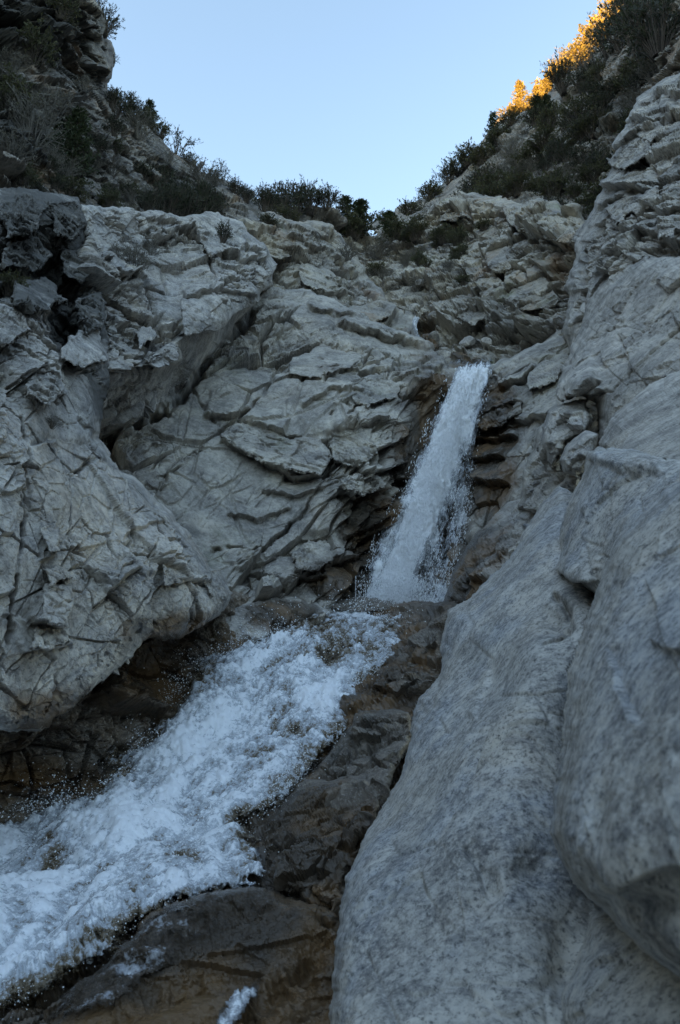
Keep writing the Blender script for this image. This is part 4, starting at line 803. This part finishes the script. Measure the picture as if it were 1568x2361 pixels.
# ------------------------------------------------------------------ loose boulders in the gully above the fall
def stone_mesh(seed, sub=4):
    import bmesh
    rs = np.random.RandomState(seed); bm = bmesh.new(); bmesh.ops.create_icosphere(bm, subdivisions=sub, radius=1.0)
    v = np.array([w.co[:] for w in bm.verts]); tri = np.array([[w.index for w in f.verts] for f in bm.faces]); bm.free()
    d = v/np.linalg.norm(v, axis=1)[:, None]
    P = rs.normal(size=(13, 3)); P /= np.linalg.norm(P, axis=1)[:, None]; h = 0.62 + 0.3*rs.rand(13)
    dots = np.maximum(d @ P.T, 1e-3); r = np.minimum((h/dots).min(1), 1.15)
    v = d*r[:, None]; v = v + d*(0.05*fbm(v, 2.2, 4, 0.55, seed))[:, None]
    v = v*np.array([1.0, 0.8, 0.7]); v[:, 2] += 0.45
    return mesh_from('stone', v, tri, M['cliff'], False, {'wet': np.zeros(len(v))})
SM = [stone_mesh(k, 3) for k in range(5)]
rs = np.random.RandomState(21)
for (x, y, w, lab) in [(1022, 808, 42, 'pale rounded boulder left of the waterfall lip'), (1062, 812, 34, 'pale boulder directly above the waterfall lip'), (1100, 818, 30, 'small pale boulder right above the waterfall lip'),
        (1035, 770, 44, 'whitish boulder in the gully above the lip stones'), (1078, 782, 36, 'grey boulder beside the whitish one in the gully'), (998, 770, 34, 'dark-edged boulder below the little upper fall'),
        (1118, 790, 30, 'angular stone at the right foot of the headwall'), (1008, 740, 30, 'boulder beside the little upper fall'), (1050, 742, 28, 'upper stone of the gully boulder pile'),
        (950, 700, 30, 'lone boulder on the slope above the little fall'), (905, 650, 26, 'small boulder high in the gully among scrub'), (975, 655, 30, 'tan boulder high on the gully slope')]:
    p, n = surf('headwall', x, y); o = link('gully_boulder', SM[rs.randint(5)], None, Vector(p) - Vector((0, 0, 0.12)))
    k = w*np.linalg.norm(p)/FV*0.62; o.scale = (k, k*0.9, k*0.85); o.rotation_euler = (rs.rand()*0.5, rs.rand()*0.5, rs.rand()*6.28)
    tag(o, lab, 'boulder', 'boulders in the gully above the fall')

# ------------------------------------------------------------------ plants
def leaf_mat(name, c1, c2, trans=0.25, scale=3.0):
    m, t, b = nt(name); g = G(t); p = g.pos()
    g.l(g.mix(g.ramp(g.noise(p, scale, 3), 0.35, 0.65), c1, c2), b.inputs['Base Color'])
    b.inputs['Roughness'].default_value = 0.6; b.inputs['Specular IOR Level'].default_value = 0.3
    tr = g.n('ShaderNodeBsdfTranslucent'); tr.inputs[0].default_value = (*c2, 1)
    mx = g.n('ShaderNodeMixShader'); mx.inputs[0].default_value = trans
    g.l(b.outputs[0], mx.inputs[1]); g.l(tr.outputs[0], mx.inputs[2]); g.l(mx.outputs[0], t.nodes['Material Output'].inputs[0])
    return m
M['leaf_dark'] = leaf_mat('dark_scrub_leaf', (0.022, 0.027, 0.014), (0.048, 0.054, 0.026))
M['leaf_olive'] = leaf_mat('olive_scrub_leaf', (0.055, 0.060, 0.026), (0.105, 0.100, 0.045))
M['leaf_dry'] = leaf_mat('dry_scrub_leaf', (0.095, 0.088, 0.062), (0.17, 0.15, 0.11))
M['needle'] = leaf_mat('conifer_needle', (0.030, 0.042, 0.018), (0.060, 0.072, 0.030))
M['leaf_sunlit'] = leaf_mat('sunlit_painted_leaf', (0.30, 0.22, 0.05), (0.45, 0.32, 0.08), 0.35, 0.6)  # low sun's gold is put into the leaf colour
m, t, bb = nt('bark'); bb.inputs['Base Color'].default_value = (0.085, 0.065, 0.05, 1); bb.inputs['Roughness'].default_value = 0.9; M['bark'] = m
m, t, bb = nt('grey_twig'); bb.inputs['Base Color'].default_value = (0.16, 0.14, 0.115, 1); bb.inputs['Roughness'].default_value = 0.9; M['twig'] = m

def tube(P, r0, r1, V, F, k=3):
    P = np.array(P); n = len(P); b0 = sum(len(a) for a in V)
    T = np.gradient(P, axis=0); T /= np.linalg.norm(T, axis=1)[:, None] + 1e-9
    B = np.cross(T, [0.31, 0.87, 0.38]); B /= np.linalg.norm(B, axis=1)[:, None] + 1e-9; C = np.cross(T, B)
    r = np.linspace(r0, r1, n)[:, None]
    ring = np.stack([P + r*(B*math.cos(a) + C*math.sin(a)) for a in np.arange(k)*2*math.pi/k], 1)
    V.append(ring.reshape(-1, 3)); i = b0 + np.arange(n*k).reshape(n, k)
    for a in range(k):
        F.append(np.stack([i[:-1, a], i[:-1, (a+1) % k], i[1:, (a+1) % k], i[1:, a]], 1))
def leaves(P, A, L, W, rs):
    """flat pointed leaves at P pointing along A"""
    n = len(P); A = A/np.linalg.norm(A, axis=1)[:, None]
    B = np.cross(A, rs.normal(size=(n, 3))); B /= np.linalg.norm(B, axis=1)[:, None] + 1e-9
    L = np.broadcast_to(np.asarray(L, float), (n,))[:, None]*(0.7 + 0.6*rs.rand(n, 1)); W = L*W
    V = np.stack([P, P + A*L*0.5 + B*W, P + A*L, P + A*L*0.5 - B*W], 1).reshape(-1, 3)
    return V, np.arange(n*4).reshape(n, 4)
def grow_shrub(seed, nst, spread, leafn, L, W, lean=0.35, wob=0.18, side=3):
    rs = np.random.RandomState(seed); V, F = [], []; LP, LA = [], []
    for k in range(nst):
        a = rs.rand()*6.283; q = spread*math.sqrt(rs.rand()); h = (0.55 + 0.45*rs.rand())*(1.05 - 0.35*(q/max(spread, 1e-3))**2)
        base = np.array([math.cos(a), math.sin(a), 0])*q*0.22; tip = np.array([math.cos(a)*q, math.sin(a)*q, h])
        t = np.linspace(0, 1, 7)[:, None]; P = base + (tip - base)*t + np.array([0, 0, 0.10])*np.sin(t*3.14) + wob*0.12*rs.normal(size=(7, 3))*t
        tube(P, 0.016, 0.004, V, F)
        stems = [P]
        for j in range(side):
            u = 2 + rs.randint(4); d = (P[-1] - P[u])*0.7 + rs.normal(size=3)*np.array([0.16, 0.16, 0.08]); S = P[u] + np.linspace(0, 1, 4)[:, None]*d
            tube(S, 0.007, 0.003, V, F); stems.append(S)
        for S in stems:
            m_ = max(3, leafn//(side+1)); u = rs.rand(m_)**0.6*(len(S)-1); i = np.minimum(u.astype(int), len(S)-2); f = (u - i)[:, None]
            LP.append(S[i]*(1-f) + S[i+1]*f + 0.012*rs.normal(size=(m_, 3))); LA.append((S[i+1]-S[i])/np.linalg.norm(S[i+1]-S[i], axis=1)[:, None] + 0.55*rs.normal(size=(m_, 3)) + np.array([0, 0, lean]))
    lv, lf = leaves(np.concatenate(LP), np.concatenate(LA), L, W, rs)
    return (np.concatenate(V), np.concatenate(F)), (lv, lf)
def grow_conifer(seed, nb=70, width=0.24, ragged=0.35):
    rs = np.random.RandomState(seed); V, F = [], []
    t = np.linspace(0, 1, 9)[:, None]; tr = np.array([0, 0, 1.0])*t + 0.012*rs.normal(size=(9, 3))*t; tube(tr, 0.028, 0.004, V, F, 5)
    LP, LA = [], []
    for k in range(nb):
        z = 0.10 + 0.88*(k + rs.rand())/nb; a = k*2.4 + rs.rand()*0.8; L = width*(1.02 - z)**0.8*(1 - ragged + 2*ragged*rs.rand()) + 0.02
        d = np.array([math.cos(a), math.sin(a), 0.25 - 0.5*(1-z)*rs.rand()])*L; u = np.linspace(0, 1, 4)[:, None]
        S = np.array([0, 0, z]) + u*d + np.array([0, 0, -0.12*L])*np.sin(u*3.14); tube(S, 0.006, 0.002, V, F)
        m_ = 34; w = rs.rand(m_)**0.7*2.999; i = w.astype(int); f = (w-i)[:, None]
        LP.append(S[i]*(1-f)+S[i+1]*f + 0.012*rs.normal(size=(m_, 3))); LA.append(d/np.linalg.norm(d)*0.7 + 0.8*rs.normal(size=(m_, 3)) + np.array([0, 0, 0.25]))
    lv, lf = leaves(np.concatenate(LP), np.concatenate(LA), 0.042, 0.22, rs)
    return (np.concatenate(V), np.concatenate(F)), (lv, lf)
def proto(kind, wood_name, leaf_name, geo, wood, leaf):
    (v, f), (lv, lf) = geo
    return dict(kind=kind, parts=[(wood_name, mesh_from(wood_name, v, f, wood)), (leaf_name, mesh_from(leaf_name, lv, lf, leaf, False))])
PR = {
 'upright': [proto('scrub_bush', 'stems', 'foliage', grow_shrub(k, 46, 0.55, 40, 0.075, 0.16), M['bark'], M['leaf_dark']) for k in (1, 2, 3)],
 'sparse': [proto('scrub_bush', 'stems', 'foliage', grow_shrub(k, 13, 0.6, 44, 0.085, 0.15, 0.45), M['bark'], M['leaf_dark']) for k in (4, 5)],
 'round': [proto('scrub_bush', 'stems', 'foliage', grow_shrub(k, 60, 0.75, 36, 0.07, 0.34, 0.1, 0.5), M['bark'], M['leaf_olive']) for k in (6, 7)],
 'dry': [proto('dry_shrub', 'stems', 'foliage', grow_shrub(k, 40, 0.75, 14, 0.055, 0.25, 0.1, 0.6, 5), M['twig'], M['leaf_dry']) for k in (8, 9)],
 'fir': [proto('fir_tree', 'trunk', 'crown', grow_conifer(k, 80, 0.26), M['bark'], M['needle']) for k in (10, 11)],
 'goldfir': [proto('fir_tree', 'trunk', 'crown', grow_conifer(k, 80, 0.30), M['bark'], M['leaf_sunlit']) for k in (12, 13)],
 'gold': [proto('ridge_bush', 'stems', 'foliage', grow_shrub(k, 50, 0.75, 36, 0.085, 0.32, 0.1, 0.5), M['twig'], M['leaf_sunlit']) for k in (14, 15)],
 'bare': [proto('bare_tree', 'stems', 'foliage', grow_shrub(16, 30, 0.4, 10, 0.06, 0.25, 0.1, 0.5, 5), M['twig'], M['leaf_dry'])],
}
prs = np.random.RandomState(77)
def plant(kind, layer, x, y, hpx, label, group=None, wide=1.0, tilt=0.0, cat=None):
    p, n = surf(layer, x, y)
    pr = PR[kind][prs.randint(len(PR[kind]))]
    h = hpx*np.linalg.norm(p)/FV
    r = bpy.data.objects.new(pr['kind'], None); col.objects.link(r)
    r.location = Vector(p) - Vector((0, 0, 0.05*h)); r.rotation_euler = (prs.normal()*0.06, tilt + prs.normal()*0.06, prs.rand()*6.28) if abs(tilt) < 1e-6 else (0, tilt, 0)
    r.scale = (h*wide, h*wide, h)
    for nm, me in pr['parts']: link(nm, me, r)
    tag(r, label, cat or ('tree' if 'tree' in pr['kind'] else 'shrub'), group)
    return r
LB = 'hillside_left'; g1 = 'scrub along the left skyline'
for a in [('upright', 238, 78, 62, 'dark bush jutting from the top left cliff edge', 0.9), ('sparse', 218, 18, 30, 'small twiggy bush at the very top of the left cliff', 0.9),
          ('sparse', 252, 140, 20, 'tiny tuft clinging to the vertical left cliff edge', 1.0), ('upright', 305, 268, 58, 'rounded dark bush below the cliff step on the left skyline', 0.8),
          ('round', 330, 285, 34, 'low leafy bush beside the small dark tree on the left skyline', 1.0), ('fir', 348, 300, 66, 'small dark conifer on the left skyline below the cliff step', 1.3),
          ('round', 368, 322, 36, 'drooping dark bush at the end of the upper left skyline', 0.9), ('sparse', 408, 356, 66, 'open spiky shrub standing alone on the left skyline', 0.85),
          ('round', 438, 376, 24, 'low bush just right of the open spiky shrub', 1.1), ('sparse', 472, 396, 28, 'small twiggy plant midway down the left skyline', 0.8), ('sparse', 516, 420, 52, 'spiky shrub above the large brown thicket', 0.7),
          ('upright', 548, 445, 48, 'dark bristly shrub left of the central thicket', 0.8), ('upright', 572, 458, 44, 'short dark shrub joining the central thicket', 0.8)]:
    plant(a[0], LB, a[1], a[2], a[3], a[4], g1, a[5])
g2 = 'thicket on the central skyline'
for a in [('upright', 612, 488, 66, 'leftmost bush of the central skyline thicket'), ('upright', 645, 492, 86, 'second bush of the central skyline thicket'), ('upright', 680, 494, 92, 'tallest bush of the central skyline thicket'),
          ('upright', 714, 498, 82, 'bush right of the tallest in the central thicket'), ('upright', 746, 504, 58, 'low bush at the right end of the central thicket'), ('sparse', 766, 510, 46, 'small shrub ending the central thicket above the gully'),
          ('round', 660, 520, 50, 'lower bush hanging in front of the central thicket'), ('round', 620, 532, 44, 'dark bush on the rock beneath the thicket, left side')]:
    plant(a[0], LB, a[1], a[2], a[3], a[4], g2, 0.85)
g3 = 'brown thicket on the left slope'
for a in [('upright', 345, 500, 80, 'left edge bush of the brown slope thicket'), ('upright', 385, 506, 112, 'tall bush in the left part of the brown thicket'), ('upright', 428, 510, 128, 'tallest bush in the middle of the brown thicket'),
          ('upright', 470, 508, 118, 'bush right of the tallest in the brown thicket'), ('upright', 505, 500, 84, 'right edge bush of the brown slope thicket'), ('round', 250, 490, 60, 'bush on the shelf left of the brown thicket'),
          ('dry', 290, 500, 54, 'dry shrub between the shelf bush and the brown thicket')]:
    plant(a[0], LB, a[1], a[2], a[3], a[4], g3, 0.6)
plant('fir', LB, 165, 412, 178, 'tall dark evergreen against the left cliff', None, 1.1)
plant('fir', LB, 140, 380, 120, 'shorter dark evergreen left of the tall one', None, 1.2)
for a in [('dry', 60, 350, 130, 'large grey thicket near the left edge', 0.7), ('dry', 100, 300, 90, 'grey shrub above the large grey thicket', 0.8), ('round', 20, 280, 90, 'dark bush at the left edge of the cliff', 0.8),
          ('dry', 15, 400, 90, 'grey shrub low at the left edge', 0.8), ('round', 60, 160, 80, 'dark bush on the upper left cliff face', 0.8), ('round', 120, 60, 50, 'small dark bush near the top left corner', 0.9)]:
    plant(a[0], LB, a[1], a[2], a[3], a[4], 'shrubs on the left cliff', a[5])
LO = 'overhanging_outcrop'
for a in [('upright', LO, 512, 562, 56, 'small dark shrub rooted in the outcrop crack', 0.6), ('dry', LO, 350, 585, 52, 'grey tuft on the outcrop below the brown thicket', 0.7), ('dry', LO, 300, 640, 76, 'wispy grey shrub hanging on the pale outcrop', 0.7),
          ('dry', LO, 270, 600, 40, 'small dry tuft left of the wispy grey shrub', 0.8), ('round', 'granite_buttress', 30, 660, 58, 'green shrub on the left buttress top', 0.9), ('dry', 'granite_buttress', 70, 640, 44, 'dry shrub beside the green one on the buttress', 0.9),
          ('dry', 'granite_buttress', 125, 985, 30, 'little dry tuft in the buttress hollow', 1.2), ('round', 'rock_shoulder', 612, 530, 34, 'low dark bush on the rock shoulder edge', 0.9), ('dry', 'rock_shoulder', 800, 600, 50, 'dry shrub on the right flank of the rock shoulder', 0.8)]:
    plant(a[0], a[1], a[2], a[3], a[4], a[5], None, a[6])
g4 = 'trees in the gully notch'
for a in [('fir', 'headwall', 800, 545, 92, 'left dark tree in the skyline notch', 1.6), ('fir', 'headwall', 832, 550, 96, 'broad dark tree in the skyline notch', 1.7), ('round', 'headwall', 815, 560, 60, 'dark bush under the notch trees', 0.9),
          ('round', 'hillside_right', 884, 512, 30, 'small bush at the lowest point of the skyline', 0.9), ('fir', 'headwall', 905, 560, 84, 'dark tree on the right of the skyline notch', 1.6), ('round', 'headwall', 930, 560, 56, 'bush right of the notch trees', 0.9),
          ('dry', 'headwall', 870, 600, 60, 'grey shrub on the gully floor below the notch', 0.9), ('dry', 'headwall', 912, 662, 40, 'low shrub among the high gully stones', 1.0), ('round', 'headwall', 960, 560, 50, 'bush at the foot of the right slope', 0.9),
          ('round', 'headwall', 1020, 560, 46, 'olive bush on the headwall rocks', 0.8), ('dry', 'headwall', 960, 670, 36, 'dry tuft above the little upper fall', 1.0), ('round', 'headwall', 1050, 560, 50, 'dark bush in the headwall cleft', 0.7),
          ('dry', 'headwall', 850, 660, 40, 'dry shrub beside the rock shoulder in the gully', 1.0)]:
    plant(a[0], a[1], a[2], a[3], a[4], a[5], g4, a[6])
LR = 'hillside_right'; g5 = 'scrub along the right skyline'
for a in [('round', 945, 492, 34, 'lowest bush on the right skyline', 1.0), ('sparse', 968, 478, 42, 'twiggy bush low on the right skyline', 0.9), ('round', 990, 462, 42, 'olive bush on the lower right skyline', 0.9), ('sparse', 1012, 446, 54, 'spiky bush on the lower right skyline', 0.7),
          ('upright', 1036, 424, 52, 'dark bush in the middle of the right skyline', 0.8), ('round', 1060, 404, 46, 'leafy bush below the dark lone fir', 0.9), ('round', 1085, 384, 50, 'bush just left of the dark lone fir', 0.9),
          ('fir', 1128, 345, 98, 'dark lone fir on the right skyline, below the sunlit trees', 0.9), ('round', 1108, 372, 46, 'bush at the foot of the dark lone fir', 0.9), ('round', 1150, 330, 40, 'bush right of the dark lone fir', 1.0), ('round', 1180, 296, 30, 'low dark bush under the sunlit ridge', 1.2)]:
    plant(a[0], LR, a[1], a[2], a[3], a[4], g5, a[5])
for a in [('fir', 1242, 282, 66, 'shaded conifer below the sunlit trees', 1.6), ('fir', 1266, 274, 56, 'shaded conifer beside the sunlit tree group', 1.6), ('upright', 1310, 224, 82, 'big shaded bush covering the ridge below the golden scrub', 0.8), ('upright', 1340, 210, 70, 'shaded bush right of the big ridge bush', 0.8),
          ('upright', 1392, 130, 110, 'bristly dark bush at the top right skyline', 0.7), ('upright', 1430, 118, 120, 'large dark bush beside the bristly top right one', 0.8), ('upright', 1480, 120, 150, 'largest dark bush in the top right corner', 0.8),
          ('upright', 1530, 130, 140, 'dark bush at the right edge of the top right thicket', 0.8), ('dry', 1500, 180, 80, 'grey shrub under the top right thicket', 0.9), ('upright', 1450, 30, 70, 'dark bush cut by the top edge, right side', 0.9),
          ('dry', 1375, 175, 60, 'dry shrub under the bristly top right bush', 0.9)]:
    plant(a[0], LR, a[1], a[2], a[3], a[4], 'shaded growth high on the right slope', a[5])
g6 = 'sunlit growth on the far ridge'
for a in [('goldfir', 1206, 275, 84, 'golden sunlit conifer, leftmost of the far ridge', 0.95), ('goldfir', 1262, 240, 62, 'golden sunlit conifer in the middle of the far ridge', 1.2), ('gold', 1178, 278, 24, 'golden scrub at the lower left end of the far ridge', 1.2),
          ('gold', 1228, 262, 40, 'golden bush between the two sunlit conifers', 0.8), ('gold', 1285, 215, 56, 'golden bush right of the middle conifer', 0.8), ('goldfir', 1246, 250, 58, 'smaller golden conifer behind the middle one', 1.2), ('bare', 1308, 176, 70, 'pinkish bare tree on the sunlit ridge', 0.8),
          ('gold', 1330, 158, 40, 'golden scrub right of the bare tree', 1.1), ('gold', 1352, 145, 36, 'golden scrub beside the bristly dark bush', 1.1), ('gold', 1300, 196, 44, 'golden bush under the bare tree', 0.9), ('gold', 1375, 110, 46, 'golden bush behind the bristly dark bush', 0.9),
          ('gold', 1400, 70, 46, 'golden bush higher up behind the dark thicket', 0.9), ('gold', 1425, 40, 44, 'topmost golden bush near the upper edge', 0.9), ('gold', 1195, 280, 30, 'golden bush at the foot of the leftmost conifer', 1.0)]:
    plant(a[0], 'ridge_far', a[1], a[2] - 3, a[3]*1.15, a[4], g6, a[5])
# uncounted low scrub, told apart by nothing: one shared label per slope
def scatter(layer, kinds, n, box, hr, label, group, seed, ok=None):
    r_ = np.random.RandomState(seed); k = 0; tries = 0
    while k < n and tries < 4000:
        tries += 1
        x = r_.uniform(box[0], box[2]); y = r_.uniform(box[1], box[3])
        L = LAYERS[layer]; d = np.hypot(L['xs']-x, L['ys']-y).min()
        if d > 4 or (ok and not ok(x, y)): continue
        kd = kinds[r_.randint(len(kinds))]
        plant(kd, layer, x, y, r_.uniform(*hr), {'dry': 'grey twiggy', 'round': 'olive leafy', 'upright': 'dark bristly'}[kd] + ' ' + label, group, r_.uniform(0.7, 1.1), cat='shrub'); k += 1
scatter(LR, ['dry', 'round', 'upright'], 84, (960, 180, 1480, 520), (30, 68), 'low scrub bush on the shaded right slope', 'scrub on the right slope', 5, lambda x, y: y > 490 - (x - 960)*0.86 + 45)
scatter(LB, ['round', 'dry', 'upright', 'upright'], 46, (0, 20, 560, 480), (30, 66), 'low scrub bush on the shaded left slope', 'scrub on the left slope', 6, lambda x, y: y > 40 + x*0.75)
scatter('headwall', ['dry', 'round'], 22, (850, 520, 1130, 680), (20, 38), 'small scrub bush among the headwall rocks', 'scrub on the headwall', 7)
